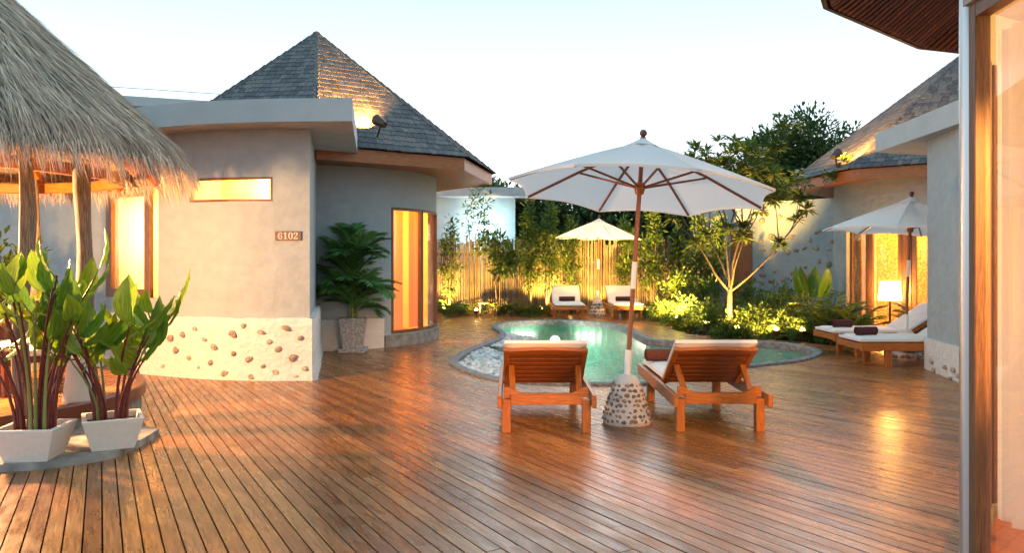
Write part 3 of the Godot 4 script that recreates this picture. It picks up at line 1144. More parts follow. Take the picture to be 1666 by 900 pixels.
	pn.set_meta("label", "rough whitewashed plinth studded with brown stones")
	wall_stones(pn, pl_line, [[320, 535], [381, 544], [427, 541], [467, 534], [289, 570], [351, 565], [454, 568], [407, 584], [269, 596], [327, 598], [368, 608], [450, 606], [483, 612], [411, 614], [300, 545], [345, 590], [398, 530], [440, 556], [490, 550], [478, 582], [430, 596], [382, 575], [310, 582], [498, 600], [335, 552], [280, 550]], 0.042, 0.025)
	# canopy slab
	var slab := MB.new()
	var edge: Array = [Vector2(-2.72, -14.3), Vector2(-1.85, -9.27)]
	edge.append_array(smooth_line([Vector2(-1.85, -9.27), Vector2(-3.1, -9.36), Vector2(-4.3, -9.72), Vector2(-6.0, -10.6), Vector2(-8.6, -12.4)], 6).slice(1))
	edge.append_array([Vector2(-8.6, -15.0)])
	slab.prism(PackedVector2Array(edge), 3.09, 3.36)
	obj(slab, "canopy_slab", M.slab, v)
	# the round room
	var a_at := func(x: float) -> float:
		var dir := Vector2((x - MID_X) / FOCAL, -1.0).normalized()
		var b := dir.dot(c)
		var q := b - sqrt(maxf(0.0, b * b - c.length_squared() + 2.24 * 2.24))
		var p := dir * q - c
		return atan2(p.x, p.y)
	var w_l: float = a_at.call(637.0)
	var w_m: float = a_at.call(687.0)
	var w_r: float = a_at.call(709.0) + 0.1
	var ring := circle_line(c, 2.24, deg_to_rad(150), deg_to_rad(-130), 4.0)
	var run := func(a: float) -> float:
		return (deg_to_rad(150) - a) * 2.24 * 0.9998
	var round_mb := MB.new()
	var round_in := MB.new()
	var y_sill := 0.22
	var y_head := 2.36
	wall(round_mb, ring, 0.16, 0.0, 3.06, [[run.call(w_r), run.call(w_l), y_sill, y_head]], true, round_in)
	obj(round_mb, "round_wall", M.plaster, v)
	obj(round_in, "inner_wall", M.cream, v)
	var w1 := window(v, ring, run.call(w_m) + 0.012, run.call(w_l), y_sill, y_head, 0.02, 0.05, M.frame_wood, M.glass)
	w1.set_meta("label", "tall curved window with orange curtain drawn behind it")
	var w2 := window(v, ring, run.call(w_r), run.call(w_m) - 0.012, y_sill, y_head, 0.02, 0.05, M.frame_wood, M.glass)
	w2.set_meta("label", "narrow curved window at the edge of the round wall")
	var base := MB.new()
	wall(base, shifted(line_part(ring, run.call(w_r) - 0.3, run.call(w_l) + 0.15), -0.05), 0.06, 0.0, 0.2, [], true)
	obj(base, "sill_plinth", M.concrete, v)
	var low := MB.new()
	var low_line := shifted(line_part(ring, run.call(w_l) + 0.16, run.call(w_l) + 2.4), -0.025)
	wall(low, low_line, 0.03, 0.0, 0.5, [], true)
	obj(low, "rough_plinth", M.plinth, v)
	var fl := MB.new()
	disc(fl, c, 2.1, 0.05, true)
	obj(fl, "floor", M.teak, v)
	var ce := MB.new()
	disc(ce, c, 2.2, 2.95, false)
	obj(ce, "ceiling", M.cream, v)
	curtain(v, "curtain", shifted(line_part(ring, run.call(w_m) + 0.16, run.call(w_l) + 0.1), 0.3), 0.25, 2.6, M.curtain, 7.0, 0.03)
	curtain(v, "curtain", shifted(line_part(ring, run.call(w_r) - 0.1, run.call(w_m) - 0.16), 0.3), 0.25, 2.6, M.curtain, 7.0, 0.03)
	var a0 := atan2(-c.x, -c.y)
	soffit(v, c, 2.2, 3.28, 3.0, 2.97, a0, M.soffit)
	shingle_roof(v, c, 3.42, 3.17, 5.72, a0, 280)
	var pend := thing("pendant_lamp", "globe lamp hanging inside the round room with the orange curtain", "lamp", Vector3(c.x + 0.5, 2.3, c.y + 0.5))
	bulb(pend, "lamp_globe", Vector3.ZERO, 0.12, Color(1.0, 0.78, 0.45), 4.0)
	lamp_light(pend, Vector3.ZERO, AMBER, 14.0, 0.1)
	var cord := MB.new()
	cord.tube([Vector3(0, 0.1, 0), Vector3(0, 0.65, 0)], [0.008, 0.008], 6)
	obj(cord, "cord", M.black, pend)
	# house number
	var s_n := run_at(line, 470)
	var pt := point_on(line, s_n)
	var d: Vector2 = pt[1]
	var bx := Vector3(-d.x, 0, -d.y)
	var bz := bx.cross(Vector3.UP)
	var dist: float = -pt[0].y
	var pc := Vector3(pt[0].x, EYE - (384.0 - HORIZON) / FOCAL * dist, pt[0].y)
	var sign := thing("house_number", "small brown plaque reading 6102 on the grey wall", "sign", pc)
	var pq := MB.new()
	pq.box(Transform3D(Basis(bx, Vector3.UP, bz), bz * 0.012), Vector3(0.32, 0.115, 0.024), 0.006)
	obj(pq, "plaque", M.plaque, sign)
	letters(sign, "6102", 0.115, Transform3D(Basis(bx, Vector3.UP, bz), bz * 0.028), M.letters)


# a spotlight standing on facet k of a roof, where the sight line through a point of the photograph meets it, and shining up the slope
func roof_spot(c: Vector2, r: float, y_eave: float, y_top: float, a0: float, k: int, px: Vector2, side: float, label: String, energy: float) -> void:
	var w0 := a0 + TAU * k / 8.0
	var w1 := a0 + TAU * (k + 1) / 8.0
	var e0 := Vector3(c.x + sin(w0) * r, y_eave, c.y + cos(w0) * r)
	var e1 := Vector3(c.x + sin(w1) * r, y_eave, c.y + cos(w1) * r)
	var top := Vector3(c.x, y_top, c.y)
	var nrm := (e1 - e0).cross(top - e0).normalized()
	if nrm.y < 0.0:
		nrm = -nrm
	var eye := Vector3(0, EYE, 0)
	var ray := at(px.x, px.y, 1.0) - eye
	var p := eye + ray * ((e0 - eye).dot(nrm) / ray.dot(nrm)) + nrm * 0.03
	var up := (top - (e0 + e1) / 2.0).normalized()
	var along := nrm.cross(up)
	var s := thing("roof_spotlight", label, "spotlight", p)
	var mid := nrm * 0.2 + Vector3(0, 0.06, 0)
	var d := (up * 1.3 + along * side - nrm * 0.16).normalized()
	var mb := MB.new()
	var x := d.cross(Vector3.UP).normalized()
	var b := Basis(x, d, x.cross(d))
	mb.lathe(Transform3D(b, mid), [Vector2(0.0, -0.1), Vector2(0.05, -0.1), Vector2(0.065, -0.04), Vector2(0.085, 0.1), Vector2(0.085, 0.12), Vector2(0.072, 0.12), Vector2(0.068, 0.07), Vector2(0.0, 0.06)], 16)
	obj(mb, "housing", M.bronze, s)
	var arm := MB.new()
	arm.tube([-nrm * 0.02, nrm * 0.1, mid], [0.016, 0.016, 0.02], 8)
	obj(arm, "bracket", M.bronze, s)
	bulb(s, "lamp_lens", mid + d * 0.09, 0.03, Color(1.0, 0.8, 0.5), 6.0)
	spot_light(s, p + mid + d * 0.14, p + mid + d, WARM, energy, 62.0, 0.03)


func make_right_villa() -> void:
	var v := thing("round_villa", "ochre-lit round villa with shingle roof behind the flowering tree", "villa")
	var c := Vector2(9.33, -16.5)
	var rad := 2.5
	var a_at := func(x: float) -> float:
		var dir := Vector2((x - MID_X) / FOCAL, -1.0).normalized()
		var b := dir.dot(c)
		var q := b - sqrt(maxf(0.0, b * b - c.length_squared() + rad * rad))
		var p := dir * q - c
		return atan2(p.x, p.y)
	var far := deg_to_rad(60)
	var run := func(a: float) -> float:
		return (far - a) * rad * 0.9998
	var ring := circle_line(c, rad, far, deg_to_rad(-200), 4.0)
	var a_l: float = a_at.call(1376.0)
	var a_r: float = a_at.call(1540.0)
	var out := MB.new()
	var inn := MB.new()
	wall(out, ring, 0.16, 0.0, 3.1, [[run.call(a_r), run.call(a_l), 0.08, 2.3]], true, inn)
	obj(out, "round_wall", M.plaster, v)
	obj(inn, "inner_wall", M.ochre, v)
	for q in [[1381.0, 1412.0], [1412.0, 1482.0], [1482.0, 1540.0]]:
		var w := window(v, ring, run.call(a_at.call(q[1])) + 0.004, run.call(a_at.call(q[0])) - 0.004, 0.08, 2.3, 0.03, 0.075, M.frame_wood, M.glass)
		w.set_meta("label", "floor-to-ceiling curved pane in a brown wooden frame")
	curtain(v, "curtain", shifted(line_part(ring, run.call(a_at.call(1408.0)), run.call(a_at.call(1386.0))), 0.24), 0.1, 2.5, M.white_curtain, 7.0, 0.03)
	var post := MB.new()
	var pp: Vector2 = point_on(shifted(ring, 0.1), run.call(a_at.call(1480.0)))[0]
	post.box(tf(Vector3(pp.x, 1.19, pp.y)), Vector3(0.13, 2.2, 0.13), 0.01)
	obj(post, "post", M.frame_wood, v)
	var fl := MB.new()
	disc(fl, c, rad - 0.1, 0.05, true)
	obj(fl, "floor", M.teak, v)
	var ce := MB.new()
	disc(ce, c, rad, 2.95, false)
	obj(ce, "ceiling", M.cream, v)
	# a stone-faced partition close behind the glass
	var part := MB.new()
	var q0 := c + Vector2(-2.0, 0.2)
	part.box(tf(Vector3(c.x, 1.5, c.y + 0.1)), Vector3(4.4, 2.88, 0.14), 0.0)
	obj(part, "partition", M.ochre, v)
	var a0 := atan2(-c.x, -c.y) + deg_to_rad(12)
	soffit(v, c, 2.45, 3.26, 3.03, 2.97, a0, M.soffit)
	shingle_roof(v, c, 3.4, 3.17, 5.72, a0, 200)
	# pier and slab of its entrance
	var pier := MB.new()
	var pier_line: Array = [Vector2(7.4, -7.6), Vector2(5.12, -7.6), Vector2(5.36, -9.3), Vector2(5.63, -10.85), Vector2(7.4, -10.95)]
	wall(pier, pier_line, 0.25, 0.0, 3.09)
	obj(pier, "entrance_wall", M.plaster, v)
	var plinth := MB.new()
	var pl := shifted(line_part(pier_line, 0.0, run_of(pier_line), 0.12), -0.04)
	wall(plinth, pl, 0.05, 0.0, 0.42)
	var pn := obj(plinth, "plinth", M.plinth, v)
	wall_stones(pn, pl, [[1516, 588], [1520, 603], [1538, 598], [1552, 602], [1528, 612], [1546, 618], [1560, 612], [1556, 630]], 0.045, 0.02)
	var slab := MB.new()
	slab.prism(PackedVector2Array([Vector2(5.47, -12.05), Vector2(8.2, -12.9), Vector2(8.2, -7.3), Vector2(4.98, -7.3), Vector2(5.25, -9.2)]), 3.09, 3.37)
	obj(slab, "canopy_slab", M.slab, v)
	# lamp seen through the glass
	var lp := at(1447, 470, 14.9)
	var fl_lamp := thing("floor_lamp", "white drum-shade lamp glowing behind the right villa's glass", "lamp", Vector3(lp.x, 0.05, lp.z))
	var pole := MB.new()
	pole.lathe(tf(Vector3.ZERO), [Vector2(0.0, 0.0), Vector2(0.13, 0.0), Vector2(0.13, 0.02), Vector2(0.02, 0.04), Vector2(0.02, 0.72)], 16)
	obj(pole, "stand", M.bronze, fl_lamp)
	mat("lamp_shade", lin(0.9, 0.8, 0.6), 0.9, {"back": lin(0.95, 0.85, 0.6), "two": true, "emit": lin(1.0, 0.72, 0.36), "energy": 1.6})
	var sh := MB.new()
	sh.lathe(tf(Vector3.ZERO), [Vector2(0.21, 0.66), Vector2(0.17, 1.02)], 24)
	obj(sh, "lamp_shade", M.lamp_shade, fl_lamp)
	bulb(fl_lamp, "lamp_bulb", Vector3(0, 0.84, 0), 0.05, Color(1.0, 0.8, 0.5), 6.0)
	lamp_light(fl_lamp, Vector3(0, 0.84, 0), WARM, 3.0, 0.05)
	var cl := thing("ceiling_lamp", "round ceiling lamp inside the ochre-lit villa", "lamp", Vector3(c.x - 1.0, 2.6, c.y + 1.3))
	bulb(cl, "lamp_globe", Vector3.ZERO, 0.12, Color(1.0, 0.75, 0.4), 4.0)
	lamp_light(cl, Vector3.ZERO, Color(1.0, 0.66, 0.26), 13.0, 0.12)
	var stem := MB.new()
	stem.tube([Vector3(0, 0.1, 0), Vector3(0, 0.35, 0)], [0.015, 0.015], 6)
	obj(stem, "rod", M.bronze, cl)


func make_near_villa() -> void:
	var v := thing("round_villa", "glass-walled round villa with wooden slat eaves and metal mullions", "villa")
	var c := Vector2(4.6, -2.6)
	var rad := 2.75
	# glass facets between round metal mullions
	var dir := Vector2((1574.0 - MID_X) / FOCAL, -1.0).normalized()
	var b := dir.dot(c)
	var p := dir * (b - sqrt(maxf(0.0, b * b - c.length_squared() + rad * rad))) - c
	var a1 := atan2(p.x, p.y)
	var step := deg_to_rad(26)
	var corners: Array = []
	for k in range(-3, 4):
		corners.append(a1 + step * k)
	for k in corners.size():
		var q: Vector2 = c + Vector2(sin(corners[k]), cos(corners[k])) * rad
		var mb := MB.new()
		mb.tube([Vector3(q.x, 0.0, q.y), Vector3(q.x, 3.36, q.y)], [0.036, 0.036], 14)
		obj(mb, "mullion", M.metal, v)
		if k == corners.size() - 1:
			continue
		var r: Vector2 = c + Vector2(sin(corners[k + 1]), cos(corners[k + 1])) * rad
		var w := window(v, [r, q], 0.036, (r - q).length() - 0.036, 0.1, 2.6, 0.02, 0.06, M.frame_wood, M.glass)
		w.set_meta("label", "tall glass facet between round metal mullions")
		var head := MB.new()
		bar(head, Vector3(q.x, 2.98, q.y), Vector3(r.x, 2.98, r.y), 0.06, 0.75, 0.0)
		obj(head, "lintel", M.slab, v)
		var sill := MB.new()
		bar(sill, Vector3(q.x, 0.05, q.y), Vector3(r.x, 0.05, r.y), 0.12, 0.1, 0.01)
		obj(sill, "sill", M.concrete, v)
	var rest := MB.new()
	var ring := circle_line(c, rad, corners[0] + 0.01, corners[-1] - TAU - 0.01, 6.0)
	wall(rest, ring, 0.16, 0.0, 3.36)
	obj(rest, "round_wall", M.cream, v)
	var fl := MB.new()
	disc(fl, c, rad - 0.06, 0.03, true)
	for k in fl.uv.size():
		fl.uv[k] = Vector2(fl.v[k].x * 0.8 + fl.v[k].z * 0.6, fl.v[k].z * 0.8 - fl.v[k].x * 0.6)
	obj(fl, "floor", M.teak, v)
	var ce := MB.new()
	disc(ce, c, rad + 0.02, 2.9, false)
	obj(ce, "ceiling", M.cream, v)
	# a pale curtain and an inner wall behind the near pane
	var ia := c + Vector2(sin(a1 + 0.05), cos(a1 + 0.05)) * (rad - 0.3)
	var q1 := at(1624, 420, 4.25)
	var q2 := at(1660, 420, 4.05)
	curtain(v, "curtain", [Vector2(q1.x, q1.z), Vector2(q2.x, q2.z)], 0.12, 2.7, M.white_curtain, 8.0, 0.02)
	# eaves: a ring of narrow slats
	var sides := 16
	var eave := 3.46
	var off := atan2(2.84 - c.x, -5.58 - c.y)
	var under := MB.new()
	var rim := MB.new()
	for k in sides:
		var w0 := off + TAU * k / sides
		var w1 := off + TAU * (k + 1) / sides
		var e0 := c + Vector2(sin(w0), cos(w0)) * eave
		var e1 := c + Vector2(sin(w1), cos(w1)) * eave
		under.quad_to(Vector3(e0.x, 3.0, e0.y), Vector3(e1.x, 3.0, e1.y), Vector3(c.x + sin(w1) * 2.6, 3.5, c.y + cos(w1) * 2.6), Vector3(c.x + sin(w0) * 2.6, 3.5, c.y + cos(w0) * 2.6), Vector3.DOWN)
		under.tri_out(Vector3(e0.x, 3.07, e0.y), Vector3(e1.x, 3.07, e1.y), Vector3(c.x, 5.8, c.y), Vector3(c.x, 2.0, c.y))
		bar(rim, Vector3(e0.x, 3.01, e0.y), Vector3(e1.x, 3.01, e1.y), 0.03, 0.1, 0.003)
	obj(under, "roof_boarding", M.roof_board, v)
	obj(rim, "fascia", M.dark_wood, v)
	var n := 0
	var a := off + deg_to_rad(-78)
	while a < off + deg_to_rad(62) and n < 150:
		var u := Vector2(sin(a), cos(a))
		var f := fposmod(a - off, TAU / sides) - PI / sides
		var reach := eave * cos(PI / sides) / cos(f) - 0.03
		var s := MB.new()
		var i := c + u * (rad + 0.01)
		var o := c + u * reach
		bar(s, Vector3(i.x, 3.37 + rng.randf_range(-0.004, 0.004), i.y), Vector3(o.x, 2.965, o.y), 0.038, 0.024, 0.0)
		obj(s, "slat", M["slat%d" % (rng.randi() % 3)], v)
		a += 0.0168
		n += 1
	var lamp := thing("ceiling_lamp", "globe ceiling lamp inside the glass-walled villa", "lamp", Vector3(3.9, 2.45, -2.9))
	bulb(lamp, "lamp_globe", Vector3.ZERO, 0.14, Color(1.0, 0.76, 0.42), 4.0)
	lamp_light(lamp, Vector3.ZERO, Color(1.0, 0.76, 0.40), 6.0, 0.14)
	var stem := MB.new()
	stem.tube([Vector3(0, 0.12, 0), Vector3(0, 0.46, 0)], [0.012, 0.012], 6)
	obj(stem, "rod", M.bronze, lamp)
	# added spotlight, out of view on a mullion, put in to warm the lounger backs
	var lq: Vector2 = c + Vector2(sin(corners[5]), cos(corners[5])) * (rad + 0.14)
	var lp := Vector3(lq.x, 2.3, lq.y)
	var wl := thing("added_spotlight", "added unseen bronze spotlight on the glass villa's mullion, turned to the loungers", "spotlight", lp)
	var aim := (Vector3(1.15, 0.35, -7.0) - lp).normalized()
	var sx := aim.cross(Vector3.UP).normalized()
	var hous := MB.new()
	hous.lathe(Transform3D(Basis(sx, aim, sx.cross(aim)), Vector3.ZERO), [Vector2(0.0, -0.1), Vector2(0.05, -0.1), Vector2(0.06, -0.04), Vector2(0.07, 0.1), Vector2(0.06, 0.1), Vector2(0.055, 0.05), Vector2(0.0, 0.045)], 16)
	obj(hous, "housing", M.bronze, wl)
	bulb(wl, "lamp_lens", aim * 0.08, 0.035, Color(1.0, 0.76, 0.42), 6.0)
	spot_light(wl, lp + aim * 0.13, lp + aim, Color(1.0, 0.69, 0.34), 46.0, 18.0, 0.06)
	var arm := MB.new()
	var to := c + Vector2(sin(corners[5]), cos(corners[5])) * (rad + 0.03) - lq
	arm.tube([Vector3(0, 0.0, 0), Vector3(to.x, 0.04, to.y)], [0.014, 0.014], 6)
	obj(arm, "bracket", M.bronze, wl)


func make_back_walls() -> void:
	# pale building with a flat roof, beyond the fence
	var b := thing("garden_building", "pale flat-roofed building lit by a white floodlight behind the fence", "building")
	var w := MB.new()
	wall(w, [Vector2(0.1, -29.0), Vector2(0.1, -24.6), Vector2(-8.0, -24.6)], 0.2, -0.1, 3.35)
	obj(w, "wall", M.pale_plaster, b)
	var s := MB.new()
	s.prism(PackedVector2Array([Vector2(0.75, -23.9), Vector2(0.75, -29.5), Vector2(-8.4, -29.5), Vector2(-8.4, -23.9)]), 3.35, 3.62)
	obj(s, "roof_slab", M.slab, b)
	var fp := at(787, 372, 24.5)
	var fl := thing("floodlight", "white floodlight fixed to the pale wall behind the fence", "floodlight", fp)
	var h := MB.new()
	h.box(tf(Vector3(0, 0, 0.0)), Vector3(0.62, 0.2, 0.14), 0.02)
	obj(h, "housing", M.metal, fl)
	mat("flood_lens", Color.WHITE, 0.5, {"emit": lin(0.9, 1.0, 1.0), "energy": 8.0})
	var g := MB.new()
	g.box(tf(Vector3(0, 0, 0.083)), Vector3(0.58, 0.17, 0.02), 0.0)
	obj(g, "lamp_lens", M.flood_lens, fl)
	for x in [-0.2, 0.2]:
		bulb(fl, "lamp_bulb", Vector3(x, -0.02, 0.3), 0.13, Color(0.93, 1.0, 1.0), 10.0)
		lamp_light(fl, Vector3(x, -0.02, 0.3), Color(0.85, 0.97, 1.0), 0.8, 0.12)
	# the far flat roof beyond the canopy
	var far := thing("flat_roof_house", "distant grey flat-roofed house with a thin roof railing", "building")
	var fm := MB.new()
	fm.prism(PackedVector2Array([Vector2(-7.9, -22.0), Vector2(-14.5, -19.6), Vector2(-15.5, -25.0), Vector2(-8.0, -27.0)]), -0.1, 5.45)
	obj(fm, "wall", M.slab, far)
	var fs := MB.new()
	fs.prism(PackedVector2Array([Vector2(-7.4, -21.6), Vector2(-14.8, -18.9), Vector2(-16.0, -25.0), Vector2(-7.6, -27.6)]), 5.45, 5.7)
	obj(fs, "parapet", M.slab, far)
	var rail := MB.new()
	var ra := Vector3(-7.6, 5.95, -21.8)
	var rb := Vector3(-14.6, 5.95, -19.2)
	rail.tube([ra, rb], [0.012, 0.012], 6)
	for k in 8:
		var q := ra.lerp(rb, k / 7.0)
		rail.tube([q - Vector3(0, 0.26, 0), q], [0.012, 0.012], 6)
	obj(rail, "railing", M.metal, far)
	# the fence
	var fence := thing("bamboo_fence", "tall fence of dry upright bamboo canes behind the back loungers", "fence")
	var x := -2.3
	var cane := MB.new()
	cane.tube([Vector3(0, 0, 0), Vector3(0, 0.7, 0), Vector3(0, 0.72, 0), Vector3(0, 0.74, 0), Vector3(0, 1.4, 0), Vector3(0, 1.42, 0), Vector3(0, 1.44, 0), Vector3(0, 2.02, 0)], [0.032, 0.03, 0.034, 0.03, 0.03, 0.034, 0.029, 0.028], 6)
	var cm := cane.mesh()
	var n := 0
	while x < 6.6:
		var y := rng.randf_range(0.94, 1.08)
		var k := rng.randf_range(0.75, 1.2)
		put(cm, "cane", M["bamboo%d" % (rng.randi() % 4)], fence, Transform3D(Basis(Vector3.UP, rng.randf() * TAU) * Basis(Vector3.BACK, rng.randf_range(-0.012, 0.012)) * Basis.from_scale(Vector3(k, y, k)), Vector3(x, -0.06, -21.85 + rng.randf_range(-0.02, 0.02))))
		x += 0.058 * k
		n += 1
	for y in [0.5, 1.6]:
		var r := MB.new()
		bar(r, Vector3(-2.4, y, -21.93), Vector3(6.7, y, -21.93), 0.05, 0.08)
		obj(r, "rail", M.dark_wood, fence)
	# stone-studded wall with a lit door
	var sw := thing("garden_wall", "grey plaster garden wall studded with brown stones", "wall")
	var line: Array = [at(1400, 420, 18.6), at(1300, 420, 20.0), at(1232, 420, 20.6), at(1128, 420, 21.2)]
	for k in line.size():
		line[k] = Vector2(line[k].x, line[k].z)
	line = [line[0]] + smooth_line(line, 5).slice(1)
	var d0 := run_at(line, 1224)
	var d1 := run_at(line, 1186)
	var wm := MB.new()
	wall(wm, line, 0.25, -0.1, 2.95, [[d0, d1, -0.1, 2.22]])
	obj(wm, "wall", M.plaster, sw)
	var list: Array = []
	for k in 80:
		list.append([rng.randf_range(1230, 1366), rng.randf_range(345, 470)])
	var kept: Array = []
	for q in list:
		var ok := true
		for o in kept:
			if absf(o[0] - q[0]) < 13 and absf(o[1] - q[1]) < 11:
				ok = false
		if ok:
			kept.append(q)
	wall_stones(sw, line, kept, 0.075, 0.0)
	var door := MB.new()
	var dm := line_part(line, d0 + 0.02, d1 - 0.02)
	var da := shifted(dm, 0.1)
	bar(door, Vector3(da[0].x, 1.05, da[0].y), Vector3(da[-1].x, 1.05, da[-1].y), 0.05, 2.3, 0.0)
	var dn := obj(door, "door", M.door_wood, sw)
	var hd := MB.new()
	var hp: Vector2 = shifted(dm, 0.04)[1]
	hd.tube([Vector3(hp.x, 0.95, hp.y), Vector3(hp.x, 1.15, hp.y)], [0.012, 0.012], 6)
	obj(hd, "handle", M.bronze, dn)


# ---------- gazebo ----------
func make_gazebo() -> void:
	var g := thing("thatched_gazebo", "round gazebo with shaggy thatched roof on a raised wooden platform", "gazebo")
	var c := Vector2(-5.45, -7.35)
	var y_e := 2.4
	var y_t := 4.6
	var r_e := 2.33
	# platform
	var skirt := MB.new()
	var poly := PackedVector2Array()
	var rim_poly := PackedVector2Array()
	for k in 64:
		var a := TAU * k / 64
		poly.append(c + Vector2(sin(a), cos(a)) * 1.86)
	skirt.prism(poly, -0.05, 0.15, false)
	obj(skirt, "platform_skirt", M.concrete, g)
	var rim := MB.new()
	rim.lathe(tf(Vector3(c.x, 0, c.y)), [Vector2(1.8, 0.15), Vector2(1.895, 0.15), Vector2(1.9, 0.155), Vector2(1.9, 0.255), Vector2(1.89, 0.27), Vector2(1.81, 0.27)], 64)
	obj(rim, "platform_rim", M.red_wood, g)
	var k := 0
	var x := -1.81
	while x < 1.81:
		var x1 := x + 0.118
		var strip := PackedVector2Array([Vector2(x, -3), Vector2(x1, -3), Vector2(x1, 3), Vector2(x, 3)])
		var turned := PackedVector2Array()
		for p in strip:
			turned.append(c + p.rotated(0.5))
		var round_poly := PackedVector2Array()
		for j in 64:
			var a := TAU * j / 64
			round_poly.append(c + Vector2(sin(a), cos(a)) * 1.81)
		for q in Geometry2D.intersect_polygons(turned, round_poly):
			var mb := MB.new()
			mb.prism(q, 0.23, 0.262, false, Vector2(0, 1).rotated(0.5), Vector2(rng.randf() * 5.0, rng.randf() * 5.0))
			obj(mb, "floor_board", M["deck%d" % (rng.randi() % 3)], g)
		x = x1 + 0.008
		k += 1
	# the crescent step the planters stand on
	var step := MB.new()
	var crescent: Array = []
	var lip: Array = []
	for q in [[-150, 772], [-60, 773], [0, 769], [60, 765], [110, 759], [178, 748], [222, 731], [260, 708]]:
		var gp := ground_at(q[0], q[1])
		lip.append(Vector2(gp.x, gp.z))
	crescent = smooth_line(lip, 4)
	for j in range(16, -1, -1):
		var a := deg_to_rad(lerpf(10, 84, j / 16.0))
		crescent.append(c + Vector2(sin(a), cos(a)) * 1.862)
	step.prism(PackedVector2Array(crescent), -0.02, 0.055, false)
	obj(step, "step", M.concrete, g)
	# posts: crooked trunks
	var spots := [at(41, 420, 6.35), at(137, 420, 6.95), at(57, 420, 8.8), Vector3(-6.7, 0, -6.9), Vector3(-5.9, 0, -8.9), Vector3(-6.0, 0, -6.05)]
	for s in spots:
		var path: Array = []
		var rad: Array = []
		var r0 := 0.062 if s != spots[1] else 0.075
		for j in 9:
			var t := j / 8.0
			path.append(Vector3(s.x + 0.025 * sin(t * 7.0 + s.x * 9.0), 0.26 + t * 2.1, s.z + 0.02 * sin(t * 5.0 + s.z)))
			rad.append(r0 * (1.0 - 0.15 * t + 0.12 * sin(t * 11.0 + s.z * 4.0)))
		var mb := MB.new()
		mb.tube(path, rad, 12)
		obj(mb, "post", M.post_wood, g)
	# ring beam and rafters
	for j in 12:
		var a := TAU * j / 12
		var b := TAU * (j + 1) / 12
		var mb := MB.new()
		bar(mb, Vector3(c.x + sin(a) * 1.68, 2.28, c.y + cos(a) * 1.68), Vector3(c.x + sin(b) * 1.68, 2.28, c.y + cos(b) * 1.68), 0.07, 0.11, 0.01)
		obj(mb, "ring_beam", M.teak, g)
		var rf := MB.new()
		bar(rf, Vector3(c.x + sin(a) * 2.02, 2.27, c.y + cos(a) * 2.02), Vector3(c.x + sin(a) * 0.08, 4.12, c.y + cos(a) * 0.08), 0.05, 0.08, 0.006)
		obj(rf, "rafter", M.teak, g)
	# thatch
	var roof := Node3D.new()
	roof.name = "roof"
	g.add_child(roof)
	var under := MB.new()
	under.lathe(tf(Vector3(c.x, 0, c.y)), [Vector2(r_e - 0.04, y_e - 0.02), Vector2(1.1, (y_e + y_t) / 2.0 - 0.04), Vector2(0.0, y_t - 0.05)], 40)
	under.lathe(tf(Vector3(c.x, 0, c.y)), [Vector2(0.0, y_t - 0.16), Vector2(r_e - 0.06, y_e - 0.07), Vector2(r_e - 0.04, y_e - 0.02)], 40)
	obj(under, "thatch_lining", M.straw_under, roof)
	var blade := MB.new()
	blade.tri(Vector3(-0.5, 0, 0), Vector3(0.5, 0, 0), Vector3(0.35, 0.6, 0.0))
	blade.tri(Vector3(-0.5, 0, 0), Vector3(0.35, 0.6, 0.0), Vector3(-0.3, 0.55, 0.0))
	blade.tri(Vector3(-0.3, 0.55, 0), Vector3(0.35, 0.6, 0.0), Vector3(0.0, 1.0, 0.0))
	var bm := blade.mesh()
	var n := 54000
	var fringe := 9000
	var mm := MultiMesh.new()
	mm.transform_format = MultiMesh.TRANSFORM_3D
	mm.use_colors = true
	mm.mesh = bm
	mm.instance_count = n + fringe
	var tone := FastNoiseLite.new()
	tone.seed = 4
	tone.frequency = 1.1
	for i in n + fringe:
		var edge := i >= n
		var t := sqrt(rng.randf()) if not edge else 1.0 + rng.randf_range(-0.07, 0.02)
		var a := rng.randf() * TAU
		var out := Vector3(sin(a), 0, cos(a))
		var p := Vector3(c.x, y_t, c.y) + (out * r_e + Vector3(0, y_e - y_t, 0)) * t
		var down := (out * r_e + Vector3(0, y_e - y_t, 0)).normalized()
		var side := down.cross(Vector3.UP).normalized()
		var nrm := side.cross(down).normalized()
		if nrm.y < 0.0:
			nrm = -nrm
		var clump := tone.get_noise_2d(a * 5.0, t * 6.0)
		var d := (down + side * (rng.randf_range(-0.22, 0.22) + clump * 0.25) + nrm * rng.randf_range(-0.02, 0.13)).normalized()
		var l := rng.randf_range(0.22, 0.5)
		if edge:
			d = (down * rng.randf_range(0.05, 0.9) + Vector3.DOWN * rng.randf_range(0.2, 1.0) + side * rng.randf_range(-0.2, 0.2)).normalized()
			l = rng.randf_range(0.12, 0.34)
			p -= nrm * rng.randf_range(-0.02, 0.07)
		else:
			p += nrm * rng.randf_range(-0.01, 0.05) - down * 0.2
			if t > 0.93:
				d = (d + Vector3.DOWN * 0.35).normalized()
				l *= 0.8
		var w := rng.randf_range(0.005, 0.011)
		var roll := rng.randf_range(-0.6, 0.6)
		var xx := d.cross(nrm).normalized().rotated(d, roll)
		mm.set_instance_transform(i, Transform3D(Basis(xx * w, d * l, xx.cross(d).normalized()), p))
		var v := rng.randf_range(0.55, 1.25) * (0.85 + 0.5 * clump)
		var dark := 0.4 if rng.randf() < 0.05 else 1.0
		mm.set_instance_color(i, Color(0.60 * v * dark, 0.475 * v * dark, 0.365 * v * dark))
	var th := MultiMeshInstance3D.new()
	th.multimesh = mm
	th.material_override = M.straw
	th.name = "thatch"
	roof.add_child(th)
	stuff(th)
	# lantern hung in the middle
	var lamp := thing("hanging_lantern", "glowing globe lantern hanging under the thatched roof", "lantern", Vector3(c.x + 0.4, 1.6, c.y + 0.45))
